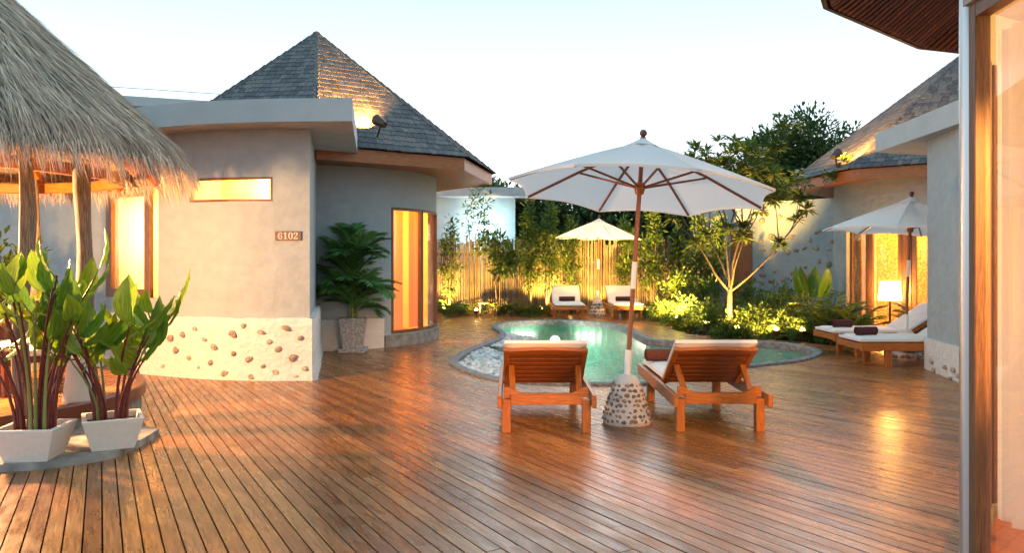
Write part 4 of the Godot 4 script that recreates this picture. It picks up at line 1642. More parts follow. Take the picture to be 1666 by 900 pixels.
	bulb(lamp, "lantern_globe", Vector3.ZERO, 0.13, Color(1.0, 0.72, 0.38), 4.0)
	lamp_light(lamp, Vector3.ZERO, Color(1.0, 0.75, 0.50), 24.0, 0.12)
	var cord := MB.new()
	cord.tube([Vector3(0, 0.12, 0), Vector3(0, 2.25, 0)], [0.008, 0.008], 6)
	obj(cord, "cord", M.black, lamp)
	# table and two chairs on the platform
	var tb := thing("low_table", "dark red wooden table on the gazebo platform", "table", Vector3(-5.2, 0.262, -7.3))
	var top := MB.new()
	top.box(tf(Vector3(0, 0.62, 0)), Vector3(0.9, 0.04, 0.7), 0.008)
	obj(top, "table_top", M.red_wood, tb)
	for sx in [-0.38, 0.38]:
		for sz in [-0.28, 0.28]:
			var leg := MB.new()
			leg.box(tf(Vector3(sx, 0.3, sz)), Vector3(0.06, 0.6, 0.06), 0.005)
			obj(leg, "leg", M.red_wood, tb)
	for q in [[at(85, 500, 7.0), 0.5, "dark red chair with tan seat behind the taller potted plant"], [at(20, 500, 7.35), -0.4, "dark red chair with tan seat next to the gazebo table"]]:
		var ch := thing("wooden_chair", q[2], "chair", Vector3(q[0].x, 0.262, q[0].z), q[1])
		for sx in [-0.2, 0.2]:
			for sz in [-0.2, 0.2]:
				var leg := MB.new()
				var hh := 0.86 if sz < 0.0 else 0.42
				leg.box(tf(Vector3(sx, hh / 2.0, sz)), Vector3(0.05, hh, 0.05), 0.005)
				obj(leg, "leg", M.red_wood, ch)
		var seat := MB.new()
		seat.box(tf(Vector3(0, 0.44, 0)), Vector3(0.48, 0.06, 0.48), 0.02)
		obj(seat, "seat", M.pot, ch)
		for y in [0.6, 0.72, 0.83]:
			var sl := MB.new()
			sl.box(tf(Vector3(0, y, -0.2)), Vector3(0.36, 0.06, 0.02), 0.004)
			obj(sl, "back_slat", M.red_wood, ch)
		var ap := MB.new()
		ap.box(tf(Vector3(0, 0.38, 0.2)), Vector3(0.35, 0.06, 0.02), 0.003)
		obj(ap, "apron", M.red_wood, ch)
	# tall grey vase and a dark pot
	var vp := at(140, 640, 6.75)
	var vase := thing("tall_vase", "tall tapering grey vase at the edge of the gazebo platform", "vase", Vector3(-3.74, 0.262, -6.9))
	var vm := MB.new()
	vm.lathe(tf(Vector3.ZERO), [Vector2(0.0, 0.0), Vector2(0.12, 0.0), Vector2(0.125, 0.02), Vector2(0.09, 0.3), Vector2(0.06, 0.5), Vector2(0.065, 0.53), Vector2(0.05, 0.53), Vector2(0.05, 0.45), Vector2(0.0, 0.44)], 24)
	obj(vm, "body", M.slab, vase)
	var dp := at(197, 600, 9.0)
	var pot := thing("dark_pot", "round black glazed pot on the deck against the plinth", "pot", Vector3(dp.x, 0, dp.z))
	var pm := MB.new()
	pm.lathe(tf(Vector3.ZERO), [Vector2(0.0, 0.0), Vector2(0.12, 0.0), Vector2(0.2, 0.14), Vector2(0.19, 0.27), Vector2(0.15, 0.33), Vector2(0.17, 0.36), Vector2(0.14, 0.36), Vector2(0.13, 0.28), Vector2(0.0, 0.27)], 24)
	obj(pm, "body", M.black, pot)


# ---------- potted plants at the gazebo ----------
var blade_meshes: Array = []


func make_blades() -> void:
	for k in 6:
		var mb := MB.new()
		var rows := 9
		var wid := rng.randf_range(0.36, 0.46)
		var arch := rng.randf_range(0.1, 0.5)
		var twist := rng.randf_range(-0.3, 0.3)
		var grid: Array = []
		for i in rows + 1:
			var t := float(i) / rows
			var w := wid * 0.5 * pow(sin(PI * clampf(pow(t, 0.75), 0.0, 1.0)), 0.8) + 0.004
			var mid := Vector3(0, t - 0.25 * arch * t * t, arch * t * t * 0.6)
			var row: Array = []
			for j in 5:
				var s := (j - 2) / 2.0
				var ang := twist * t
				var off := Vector3(cos(ang), 0, sin(ang)) * s * w
				row.append(mid + off + Vector3(0, 0, absf(s) * w * -0.35 + 0.012 * sin(t * 23.0 + j * 2.0)))
			grid.append(row)
		var nor := func(i: int, j: int) -> Vector3:
			var a: Vector3 = grid[mini(i + 1, rows)][j] - grid[maxi(i - 1, 0)][j]
			var b: Vector3 = grid[i][mini(j + 1, 4)] - grid[i][maxi(j - 1, 0)]
			return b.cross(a).normalized()
		for i in rows:
			for j in 4:
				mb.squad(grid[i][j], grid[i][j + 1], grid[i + 1][j + 1], grid[i + 1][j], nor.call(i, j), nor.call(i, j + 1), nor.call(i + 1, j + 1), nor.call(i + 1, j), Vector2(i, j) / 6.0, Vector2(i, j + 1) / 6.0, Vector2(i + 1, j + 1) / 6.0, Vector2(i + 1, j) / 6.0)
		blade_meshes.append(mb.mesh())


func square_pot(parent: Node, top: float, bottom: float, h: float, turn: float, m: Material) -> void:
	var mb := MB.new()
	var wall_t := 0.03
	var b := Basis(Vector3.UP, turn)
	var ring := func(w: float, y: float) -> Array:
		var o: Array = []
		for s in [[-1, -1], [1, -1], [1, 1], [-1, 1]]:
			o.append(b * Vector3(s[0] * w / 2.0, y, s[1] * w / 2.0))
		return o
	var rings := [ring.call(bottom, 0.0), ring.call(top, h - 0.006), ring.call(top - 0.012, h), ring.call(top - wall_t * 2.0, h), ring.call(top - wall_t * 2.0 - 0.02, h - 0.05)]
	for k in rings.size() - 1:
		for s in 4:
			var a: Vector3 = rings[k][s]
			var q: Vector3 = rings[k][(s + 1) % 4]
			var r: Vector3 = rings[k + 1][(s + 1) % 4]
			var e: Vector3 = rings[k + 1][s]
			var way := (a + q) * Vector3(1, 0, 1)
			if k == 1 or k == 2:
				way = Vector3.UP
			elif k == 3:
				way = -way
			mb.quad_to(a, q, r, e, way)
	var pot := obj(mb, "pot", m, parent)
	var so := MB.new()
	var sr: Array = rings[4]
	so.quad_to(sr[0], sr[1], sr[2], sr[3], Vector3.UP)
	obj(so, "soil", M.soil, pot)


func leafy_pot(where: Vector3, turn: float, label: String, stems: int, tall: float, spread: float, lean: Vector3) -> void:
	var p := thing("potted_plant", label, "potted plant", where, 0.0, "square pots of red-stemmed plants")
	square_pot(p, 0.42, 0.29, 0.235, turn, M.pot)
	for k in stems:
		var a := rng.randf() * TAU
		var r := sqrt(rng.randf()) * 0.13
		var foot := Vector3(sin(a) * r, 0.17, cos(a) * r)
		var h := tall * rng.randf_range(0.5, 1.0)
		var lean_k := Vector3(sin(a), 0, cos(a)) * spread * rng.randf_range(0.3, 1.0) * h + lean * h * rng.randf_range(0.2, 1.0)
		var path: Array = []
		var rad: Array = []
		for j in 6:
			var t := j / 5.0
			path.append(foot + Vector3(0, h * t, 0) + lean_k * t * t)
			rad.append(lerpf(0.014, 0.006, t))
		var mb := MB.new()
		mb.tube(path, rad, 7)
		obj(mb, "stem", M.red_stem if rng.randf() < 0.8 else M.green_stem, p)
		var leaves := rng.randi_range(2, 3)
		for j in leaves:
			var t := 1.0 - 0.13 * j - rng.randf() * 0.06
			var q: Vector3 = path[4].lerp(path[5], clampf((t - 0.8) * 5.0, 0.0, 1.0)) if t >= 0.8 else path[3].lerp(path[4], clampf((t - 0.6) * 5.0, 0.0, 1.0))
			var la := a + rng.randf_range(-1.6, 1.6) + j * 2.4
			var rise := rng.randf_range(0.1, 1.6) if j > 0 else rng.randf_range(0.7, 3.0)
			var d := Vector3(sin(la), rise, cos(la)).normalized()
			# a short stalk carries the blade out
			var stalk_end := q + d * rng.randf_range(0.04, 0.12)
			var sm := MB.new()
			sm.tube([q, stalk_end], [0.006, 0.005], 5)
			obj(sm, "leaf_stalk", M.green_stem, p)
			var x := d.cross(Vector3.UP).normalized().rotated(d, rng.randf_range(-0.9, 0.9))
			var l := rng.randf_range(0.22, 0.38)
			put(blade_meshes[rng.randi() % 6], "leaf", M[["blade", "blade2", "blade3"][rng.randi() % 3]], p, Transform3D(Basis(x, d, x.cross(d)) * Basis.from_scale(Vector3.ONE * l), stalk_end))


func frond(mb: MB, stalk: MB, root: Vector3, dir: Vector3, l: float, droop: float, width: float, pairs: int) -> void:
	var path: Array = []
	var rad: Array = []
	var p := root
	var d := dir
	for k in 13:
		path.append(p)
		rad.append(lerpf(0.011, 0.003, k / 12.0) * clampf(l, 0.5, 1.2))
		p += d * l / 12.0
		d = (d + Vector3.DOWN * droop / 12.0).normalized()
	stalk.tube(path, rad, 5, false)
	for k in pairs:
		var t := lerpf(0.16, 1.0, float(k) / (pairs - 1)) * 11.99
		var i := int(t)
		var q: Vector3 = path[i].lerp(path[i + 1], t - i)
		var f: Vector3 = (path[i + 1] - path[i]).normalized()
		var side := f.cross(Vector3.UP).normalized()
		var up := side.cross(f).normalized()
		var ll := width * pow(sin(PI * clampf(0.12 + 0.8 * t / 12.0, 0.0, 1.0)), 0.7) * rng.randf_range(0.85, 1.1)
		for s in [-1.0, 1.0]:
			var ld: Vector3 = (f * 0.75 + side * s + up * 0.25 + Vector3.DOWN * rng.randf_range(0.0, 0.35)).normalized()
			mb.leaf(q, ld, up, ll, ll * 0.13 + 0.008)


func make_potted_palm() -> void:
	var where := Vector3((575.0 - MID_X) / FOCAL * 12.75, 0, -12.75)
	var p := thing("potted_palm", "bushy dark green palm in a weathered square pot", "potted palm", where)
	var sau := MB.new()
	sau.box(tf(Vector3(0, 0.035, 0)), Vector3(0.42, 0.07, 0.42), 0.012)
	obj(sau, "saucer", M.old_pot, p)
	var holder := Node3D.new()
	holder.name = "planter"
	p.add_child(holder)
	holder.position.y = 0.07
	square_pot(holder, 0.41, 0.3, 0.48, 0.12, M.old_pot)
	for k in 54:
		var a := k * 2.4 + rng.randf_range(-0.4, 0.4)
		var low := k < 30
		var y := rng.randf_range(0.6, 1.05) if low else rng.randf_range(1.1, 1.7)
		var rise := rng.randf_range(0.5, 2.0) if low else rng.randf_range(0.7, 3.0)
		var d := Vector3(sin(a), rise, cos(a)).normalized()
		var mb := MB.new()
		mb.colored = true
		var g := rng.randf_range(0.7, 1.3)
		mb.col = Color(0.075 * g, 0.19 * g, 0.04 * g)
		var l := rng.randf_range(0.55, 0.8)
		frond(mb, mb, Vector3(sin(a) * 0.03, y, cos(a) * 0.03), d, l, rng.randf_range(1.0, 2.0), 0.3, 22)
		obj(mb, "frond", M.leaf_dull, p)
	for k in 4:
		var a := k * 1.7
		var mb := MB.new()
		mb.tube([Vector3(sin(a) * 0.06, 0.5, cos(a) * 0.06), Vector3(sin(a) * 0.04, 1.0, cos(a) * 0.04), Vector3(0, 1.75, 0)], [0.02, 0.017, 0.012], 7)
		obj(mb, "stem", M.green_stem, p)


# ---------- loungers ----------
func make_lounger(called_label: String, group: String) -> Node3D:
	# origin on the deck under the head end; the foot points to -Z
	var t := thing("sun_lounger", called_label, "lounger", Vector3.ZERO, 0.0, group)
	var L := 2.0
	for s in [-1.0, 1.0]:
		var r := MB.new()
		r.box(tf(Vector3(s * 0.4, 0.285, -L / 2.0)), Vector3(0.038, 0.11, L), 0.006, Vector2(rng.randf(), rng.randf()))
		obj(r, "side_rail", M.teak, t)
		for z in [-0.14, -1.6]:
			var lg := MB.new()
			lg.box(tf(Vector3(s * 0.343, 0.143, z)), Vector3(0.074, 0.286, 0.085), 0.005, Vector2(rng.randf(), rng.randf()))
			obj(lg, "leg", M.teak, t)
	for z in [-0.115, -1.62, -1.975]:
		var cb := MB.new()
		cb.box(tf(Vector3(0, 0.285, z)), Vector3(0.76 if z < -1.0 else 0.61, 0.085, 0.032), 0.004)
		obj(cb, "cross_rail", M.teak, t)
	# seat slats
	var k := 0
	var z := -0.9
	while z > -1.94:
		var sl := MB.new()
		sl.box(tf(Vector3(0, 0.322, z)), Vector3(0.76, 0.02, 0.07), 0.003)
		obj(sl, "seat_slat", M.teak, t)
		z -= 0.095
		k += 1
	# backrest: hinge at z = -0.86, raised
	var back := Node3D.new()
	back.name = "backrest"
	t.add_child(back)
	back.position = Vector3(0, 0.31, -0.86)
	back.rotation.x = deg_to_rad(-33)
	for s in [-1.0, 1.0]:
		var st := MB.new()
		st.box(tf(Vector3(s * 0.345, 0, 0.36)), Vector3(0.05, 0.032, 0.72), 0.005)
		obj(st, "stile", M.teak, back)
	for j in 7:
		var sl := MB.new()
		sl.box(tf(Vector3(0, 0.004, 0.06 + j * 0.088)), Vector3(0.64, 0.018, 0.074), 0.003, Vector2(rng.randf(), rng.randf()))
		obj(sl, "back_slat", M.teak_dark, back)
	# curved head rail
	var hr := MB.new()
	for j in 10:
		var a := -0.37 + 0.074 * j
		var b := a + 0.074
		var za := 0.7 + 0.035 * (1.0 - pow(a / 0.37, 2.0))
		var zb := 0.7 + 0.035 * (1.0 - pow(b / 0.37, 2.0))
		hr.quad_to(Vector3(a, -0.018, 0.645), Vector3(b, -0.018, 0.645), Vector3(b, -0.018, zb), Vector3(a, -0.018, za), Vector3.DOWN, Vector2(a, 0), Vector2(b, 0), Vector2(b, 0.1), Vector2(a, 0.1))
		hr.quad_to(Vector3(a, 0.014, 0.645), Vector3(b, 0.014, 0.645), Vector3(b, 0.014, zb), Vector3(a, 0.014, za), Vector3.UP)
		hr.quad_to(Vector3(a, -0.018, za), Vector3(b, -0.018, zb), Vector3(b, 0.014, zb), Vector3(a, 0.014, za), Vector3.BACK, Vector2(a, 0), Vector2(b, 0), Vector2(b, 0.03), Vector2(a, 0.03))
		hr.quad_to(Vector3(a, -0.018, 0.645), Vector3(b, -0.018, 0.645), Vector3(b, 0.014, 0.645), Vector3(a, 0.014, 0.645), Vector3.FORWARD)
	obj(hr, "head_rail", M.teak, back)
	var cu := MB.new()
	pad(cu, Vector3(0, 0.05, 0.38), Vector3(0.72, 0.07, 0.76))
	obj(cu, "back_cushion", M.cushion, back)
	var cs := MB.new()
	pad(cs, Vector3(0, 0.372, -1.43), Vector3(0.72, 0.078, 1.12))
	obj(cs, "seat_cushion", M.cushion, t)
	# the prop: two raked uprights on a curved cross piece
	var top := Vector3(0, 0.31, -0.86) + Basis(Vector3.RIGHT, deg_to_rad(-33)) * Vector3(0, -0.02, 0.42)
	for s in [-1.0, 1.0]:
		var up := MB.new()
		bar(up, Vector3(s * 0.285, 0.315, -0.17), Vector3(s * 0.3, top.y, top.z), 0.05, 0.03, 0.004)
		obj(up, "prop", M.teak, t)
	var cross := MB.new()
	for j in 16:
		var a := -0.36 + 0.045 * j
		var b := a + 0.045
		var ya := 0.335 + 0.055 * smoothstep(0.2, 0.34, absf(a))
		var yb := 0.335 + 0.055 * smoothstep(0.2, 0.34, absf(b))
		for zz in [-0.135, -0.165]:
			cross.quad_to(Vector3(a, 0.3, zz), Vector3(b, 0.3, zz), Vector3(b, yb, zz), Vector3(a, ya, zz), Vector3(0, 0, zz + 0.15), Vector2(a, 0.3), Vector2(b, 0.3), Vector2(b, yb), Vector2(a, ya))
		cross.quad_to(Vector3(a, ya, -0.135), Vector3(b, yb, -0.135), Vector3(b, yb, -0.165), Vector3(a, ya, -0.165), Vector3.UP)
	obj(cross, "prop_rail", M.teak, t)
	return t


# a soft-edged cushion
func pad(mb: MB, mid: Vector3, s: Vector3) -> void:
	var nx := 10
	var nz := 14
	var top := func(i: int, j: int, sg: float) -> Vector3:
		var u := (float(i) / nx) * 2.0 - 1.0
		var w := (float(j) / nz) * 2.0 - 1.0
		var e := (1.0 - pow(absf(u), 10.0)) * (1.0 - pow(absf(w), 12.0))
		return mid + Vector3(u * s.x / 2.0, sg * s.y * 0.5 * (0.45 + 0.55 * sqrt(maxf(e, 0.0))), w * s.z / 2.0) + Vector3(0, 0.004 * sin(w * 9.0 + u * 3.0) * e, 0)
	for sg in [-1.0, 1.0]:
		for i in nx:
			for j in nz:
				mb.quad_to(top.call(i, j, sg), top.call(i + 1, j, sg), top.call(i + 1, j + 1, sg), top.call(i, j + 1, sg), Vector3(0, sg, 0))
	for i in nx:
		for j in [0, nz]:
			mb.quad_to(top.call(i, j, 1.0), top.call(i + 1, j, 1.0), top.call(i + 1, j, -1.0), top.call(i, j, -1.0), Vector3(0, 0, j - 1.0))
	for j in nz:
		for i in [0, nx]:
			mb.quad_to(top.call(i, j, 1.0), top.call(i, j + 1, 1.0), top.call(i, j + 1, -1.0), top.call(i, j, -1.0), Vector3(i - 1.0, 0, 0))


func towel_roll(where: Vector3, turn: float, label: String, m: Material, l := 0.34, r := 0.065) -> void:
	var t := thing("rolled_towel", label, "towel", where, turn)
	var mb := MB.new()
	var pts: Array = []
	# a spiral swept along x
	for k in 49:
		var a := TAU * 2.6 * k / 48.0
		var rr := r * (0.25 + 0.75 * k / 48.0)
		pts.append(Vector2(cos(a) * rr, sin(a) * rr + r))
	for k in 48:
		var a: Vector2 = pts[k]
		var b: Vector2 = pts[k + 1]
		var na := (a - Vector2(0, r)).normalized()
		var nb := (b - Vector2(0, r)).normalized()
		mb.squad(Vector3(-l / 2, a.y, a.x), Vector3(l / 2, a.y, a.x), Vector3(l / 2, b.y, b.x), Vector3(-l / 2, b.y, b.x), Vector3(0, na.y, na.x), Vector3(0, na.y, na.x), Vector3(0, nb.y, nb.x), Vector3(0, nb.y, nb.x))
	obj(mb, "roll", m, t)
	var core := MB.new()
	core.tube([Vector3(-l / 2 + 0.008, r, 0), Vector3(l / 2 - 0.008, r, 0)], [r * 0.93, r * 0.93], 16)
	obj(core, "core", m, t)


# ---------- parasols ----------
func parasol(where: Vector3, label: String, tilt: Basis, base_pebbles: int, r := 1.21, y_rim := 2.12) -> void:
	var u := thing("parasol", label, "parasol", where)
	var base := MB.new()
	var prof := [Vector2(0.0, 0.0), Vector2(0.215, 0.0), Vector2(0.225, 0.03), Vector2(0.2, 0.13), Vector2(0.15, 0.29), Vector2(0.105, 0.39), Vector2(0.075, 0.425), Vector2(0.03, 0.44), Vector2(0.0, 0.44)]
	base.lathe(tf(Vector3.ZERO), prof, 24)
	var bn := obj(base, "base", M.cement, u)
	var rows := int(sqrt(base_pebbles * 0.4))
	for j in rows:
		var y := 0.045 + 0.35 * j / rows
		var rr := 0.2
		for i in range(2, 6):
			if y >= prof[i].y:
				rr = lerpf(prof[i].x, prof[i + 1].x, (y - prof[i].y) / (prof[i + 1].y - prof[i].y))
		var per := int(base_pebbles * 1.0 / rows * (rr / 0.18))
		for k in per:
			var a := TAU * (k + 0.5 * (j % 2) + rng.randf_range(-0.25, 0.25)) / per
			var out := Vector3(sin(a), 0.3, cos(a)).normalized()
			var x := Vector3.UP.cross(out).normalized()
			var s := rng.randf_range(0.6, 1.2) * 0.15 / rows
			stone(bn, "pebble", M["pebble%d" % (rng.randi() % 4)], Vector3(sin(a) * rr, y + rng.randf_range(-0.01, 0.01), cos(a) * rr), Vector3(s * 1.15, s * 0.9, s * 0.5), Basis(x, out.cross(x), out))
	var foot := Vector3(0, 0.42, 0)
	var pt := Transform3D(tilt, foot) * tf(-foot)
	var pole := MB.new()
	pole.tube([pt * Vector3(0, 0.42, 0), pt * Vector3(0, 1.4, 0), pt * Vector3(0, y_rim + 0.44, 0)], [0.022, 0.022, 0.02], 12)
	obj(pole, "pole", M.teak_dark, u)
	for q in [[0.43, 0.66, 0.032], [1.22, 1.47, 0.0245]]:
		var sl := MB.new()
		sl.tube([pt * Vector3(0, q[0], 0), pt * Vector3(0, q[1], 0)], [q[2], q[2]], 12)
		obj(sl, "sleeve", M.white_paint, u)
	# canopy: eight gores that sag between the ribs
	var y_top := y_rim + 0.48
	var can := MB.new()
	var off := deg_to_rad(11)
	var surf := func(a: float, s: float) -> Vector3:
		var f := fposmod(a - off, TAU / 8.0) / (TAU / 8.0)
		var w := sin(PI * f)
		var straight := cos(PI / 8.0) / cos((f - 0.5) * TAU / 8.0)
		var rr := r * s * (straight - 0.03 * w * s)
		var y := lerpf(y_top, y_rim, pow(s, 1.12)) - 0.035 * w * sin(PI * s) + 0.03 * w * s * s * s
		return pt * Vector3(sin(a) * rr, y, cos(a) * rr)
	for k in 64:
		for j in 10:
			var a := off + TAU * k / 64.0
			var b := off + TAU * (k + 1) / 64.0
			var s0 := j / 10.0
			var s1 := (j + 1) / 10.0
			can.quad_to(surf.call(a, maxf(s0, 0.001)), surf.call(b, maxf(s0, 0.001)), surf.call(b, s1), surf.call(a, s1), Vector3.UP)
	# hem
	for k in 64:
		var a := off + TAU * k / 64.0
		var b := off + TAU * (k + 1) / 64.0
		var p: Vector3 = surf.call(a, 1.0)
		var q: Vector3 = surf.call(b, 1.0)
		can.quad_to(p, q, q + Vector3(0, -0.022, 0), p + Vector3(0, -0.022, 0), Vector3(sin(a), 0, cos(a)))
	obj(can, "canopy", M.canvas, u)
	var vent := MB.new()
	vent.lathe(pt * tf(Vector3(0, y_top, 0)), [Vector2(0.17, -0.05), Vector2(0.08, 0.0), Vector2(0.025, 0.035)], 16)
	obj(vent, "vent_cap", M.canvas, u)
	var fin := MB.new()
	fin.lathe(pt * tf(Vector3(0, y_top + 0.02, 0)), [Vector2(0.025, 0.0), Vector2(0.028, 0.025), Vector2(0.018, 0.035), Vector2(0.034, 0.055), Vector2(0.036, 0.075), Vector2(0.022, 0.097), Vector2(0.0, 0.102)], 14)
	obj(fin, "finial", M.red_wood, u)
	for k in 8:
		var a := off + TAU * k / 8.0
		var rib := MB.new()
		var p0: Vector3 = pt * Vector3(sin(a) * 0.05, y_top - 0.05, cos(a) * 0.05)
		var e: Vector3 = surf.call(a, 0.985)
		var m: Vector3 = surf.call(a, 0.52)
		bar(rib, p0, m + Vector3(0, -0.022, 0), 0.018, 0.024, 0.002)
		bar(rib, m + Vector3(0, -0.022, 0), e + Vector3(0, -0.018, 0), 0.018, 0.024, 0.002)
		var rn := obj(rib, "rib", M.teak_dark, u)
		var st := MB.new()
		bar(st, pt * Vector3(sin(a) * 0.04, y_rim + 0.05, cos(a) * 0.04), m + Vector3(0, -0.035, 0), 0.016, 0.02, 0.002)
		obj(st, "strut", M.teak_dark, rn)
	var hub := MB.new()
	hub.lathe(pt * tf(Vector3(0, y_rim + 0.05, 0)), [Vector2(0.024, -0.07), Vector2(0.04, -0.06), Vector2(0.05, -0.02), Vector2(0.05, 0.03), Vector2(0.024, 0.05)], 14)
	obj(hub, "runner", M.teak, u)


# ---------- garden plants ----------
# leafy crown: clumps of leaves spread through a volume
func crown(mb: MB, mid: Vector3, size: Vector3, clumps: int, per: int, leaf: float, cols: Array, narrow := 0.4, spread := 0.16) -> void:
	mb.colored = true
	for k in clumps:
		var d := Vector3(rng.randfn(), rng.randfn(), rng.randfn()).normalized()
		var q := mid + d * size * pow(rng.randf(), 0.45) * 0.5
		var base: Color = cols[rng.randi() % cols.size()]
		for j in per:
			var o := Vector3(rng.randfn(), rng.randfn(), rng.randfn()).normalized()
			var g := rng.randf_range(0.7, 1.3)
			mb.col = Color(base.r * g, base.g * g, base.b * g)
			var ld := (o + d * 0.7 + Vector3(0, 0.2, 0)).normalized()
			mb.leaf(q + o * rng.randf() * spread, ld, Vector3(rng.randfn() * 0.4, 1.0, rng.randfn() * 0.4), leaf * rng.randf_range(0.7, 1.3), leaf * narrow)


func shrub(label: String, where: Vector3, h: float, w: float, leaf: float, clumps: int, cols: Array, shape := "bush", narrow := 0.4, group := "") -> void:
	var s := thing("garden_shrub", label, "shrub", where, 0.0, group)
	var mb := MB.new()
	if shape == "column":
		var n := 7
		for k in n:
			var t := float(k) / (n - 1)
			var ww := w * (0.75 + 0.25 * sin(PI * t)) * (1.0 - 0.7 * t * t) * rng.randf_range(0.8, 1.15)
			crown(mb, Vector3(rng.randf_range(-0.08, 0.08), h * lerpf(0.4, 0.95, t), rng.randf_range(-0.08, 0.08)), Vector3(ww, h * 0.3, ww), clumps / n, 9, leaf, cols, narrow, 0.13)
	elif shape == "tree":
		for k in 5:
			var a := k * 1.9 + rng.randf()
			crown(mb, Vector3(sin(a) * w * 0.24, h * rng.randf_range(0.62, 0.88), cos(a) * w * 0.24), Vector3(w * 0.6, h * 0.32, w * 0.6), clumps / 5, 9, leaf, cols, narrow, 0.15)
	elif shape == "fern":
		mb.colored = true
		for k in clumps:
			var a := k * 2.4 + rng.randf_range(-0.3, 0.3)
			var base: Color = cols[rng.randi() % cols.size()]
			mb.col = base
			frond(mb, mb, Vector3(sin(a) * 0.03, 0.02, cos(a) * 0.03), Vector3(sin(a), rng.randf_range(0.9, 2.2), cos(a)).normalized(), h * rng.randf_range(0.7, 1.15), 1.7, leaf, 15)
	else:
		for k in 4:
			var a := k * 1.6 + rng.randf()
			crown(mb, Vector3(sin(a) * w * 0.2, h * rng.randf_range(0.4, 0.65), cos(a) * w * 0.2), Vector3(w * 0.7, h * 0.75, w * 0.7), clumps / 4, 9, leaf, cols, narrow, 0.12)
	var f := obj(mb, "foliage", M.leaf, s)
	if shape != "fern":
		for k in 3:
			var a := k * 2.1 + rng.randf()
			var st := MB.new()
			var hh := h * (0.75 if shape != "bush" else 0.5)
			var bend := w * 0.18
			st.tube([Vector3(sin(a) * 0.03, -0.03, cos(a) * 0.03), Vector3(sin(a) * bend * 0.4, hh * 0.5, cos(a) * bend * 0.4), Vector3(sin(a) * bend, hh, cos(a) * bend)], [0.022, 0.016, 0.008], 6)
			obj(st, "stem", M.bark, s)


func big_tree(label: String, where: Vector3, h: float, w: float, leaf: float, clumps: int, cols: Array, group := "") -> void:
	var s := thing("background_tree", label, "tree", where, 0.0, group)
	var tr := MB.new()
	tr.tube([Vector3(0, -0.1, 0), Vector3(0.1, h * 0.3, 0), Vector3(0.0, h * 0.6, 0.1), Vector3(0.1, h * 0.85, 0)], [0.22, 0.17, 0.11, 0.04], 9)
	obj(tr, "trunk", M.dark_bark, s)
	var mb := MB.new()
	for k in 8:
		var a := k * 2.4
		var r := w * (0.28 if k < 6 else 0.1)
		var y := h * lerpf(0.45, 0.88, fposmod(k * 0.37, 1.0))
		var q := Vector3(sin(a) * r, y, cos(a) * r)
		var lb := MB.new()
		lb.tube([Vector3(0, y - h * 0.2, 0), q * Vector3(0.6, 1, 0.6) - Vector3(0, h * 0.04, 0), q], [0.07, 0.05, 0.02], 6)
		obj(lb, "limb", M.dark_bark, s)
		crown(mb, q, Vector3(w * 0.5, h * 0.3, w * 0.5), clumps / 8, 10, leaf, cols, 0.5, leaf * 2.0)
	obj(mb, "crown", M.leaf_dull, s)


func make_frangipani() -> void:
	var where := ground_at(1184, 545)
	var t := thing("frangipani_tree", "forked frangipani tree with white blossoms lit from below", "tree", where)
	var tr := MB.new()
	tr.tube([Vector3(0, -0.15, 0), Vector3(0.02, 0.4, 0.01), Vector3(0.03, 0.88, 0)], [0.075, 0.055, 0.05], 12)
	obj(tr, "trunk", M.bark, t)
	var tips: Array = []
	var grow: Array = []
	for q in [[-0.85, 1.0, 0.1, 1.15], [-0.3, 1.2, -0.5, 1.2], [0.25, 1.1, 0.55, 1.1], [1.1, 0.8, 0.05, 1.3], [0.35, 1.5, -0.2, 1.3], [-0.15, 1.5, 0.3, 1.2]]:
		grow.append([Vector3(0.03, 0.84, 0), Vector3(q[0], q[1], q[2]).normalized(), q[3], 0.026, 0])
	while grow.size():
		var b: Array = grow.pop_back()
		var mb := MB.new()
		var p: Vector3 = b[0]
		var d: Vector3 = b[1]
		var path: Array = [p]
		var rad: Array = [b[3]]
		if b[4] > 0:
			tips.append([p, d])
		for k in 5:
			d = (d + Vector3(rng.randf_range(-0.16, 0.16), 0.07, rng.randf_range(-0.16, 0.16))).normalized()
			p += d * b[2] / 5.0
			path.append(p)
			rad.append(b[3] * (1.0 - 0.09 * (k + 1)))
		mb.tube(path, rad, 8)
		obj(mb, "branch", M.bark, t)
		if b[4] < 3:
			for k in (3 if b[4] == 0 else 2):
				var nd := (d + Vector3(rng.randf_range(-0.95, 0.95), rng.randf_range(-0.25, 0.6), rng.randf_range(-0.95, 0.95))).normalized()
				grow.append([p, nd, b[2] * rng.randf_range(0.55, 0.8), b[3] * 0.6, b[4] + 1])
		else:
			tips.append([p, d])
	var lv := MB.new()
	lv.colored = true
	for q in tips:
		for k in 19:
			var a := k * 2.4
			var d: Vector3 = (q[1] * 0.4 + Vector3(sin(a), rng.randf_range(-0.9, 0.9), cos(a))).normalized()
			var g := rng.randf_range(0.7, 1.3)
			lv.col = Color(0.10 * g, 0.14 * g, 0.035 * g)
			lv.leaf(q[0] + d * 0.03, d, Vector3.UP, rng.randf_range(0.15, 0.27), 0.06)
		if rng.randf() < 0.3:
			var fm := MB.new()
			for j in 7:
				var o: Vector3 = q[0] + Vector3(rng.randf_range(-0.11, 0.11), rng.randf_range(0.02, 0.16), rng.randf_range(-0.11, 0.11))
				for i in 5:
					var a := TAU * i / 5.0
					fm.leaf(o, Vector3(sin(a), 0.5, cos(a)).normalized(), Vector3.UP, 0.055, 0.035)
			obj(fm, "blossom", M.flower, t)
	obj(lv, "foliage", M.leaf, t)


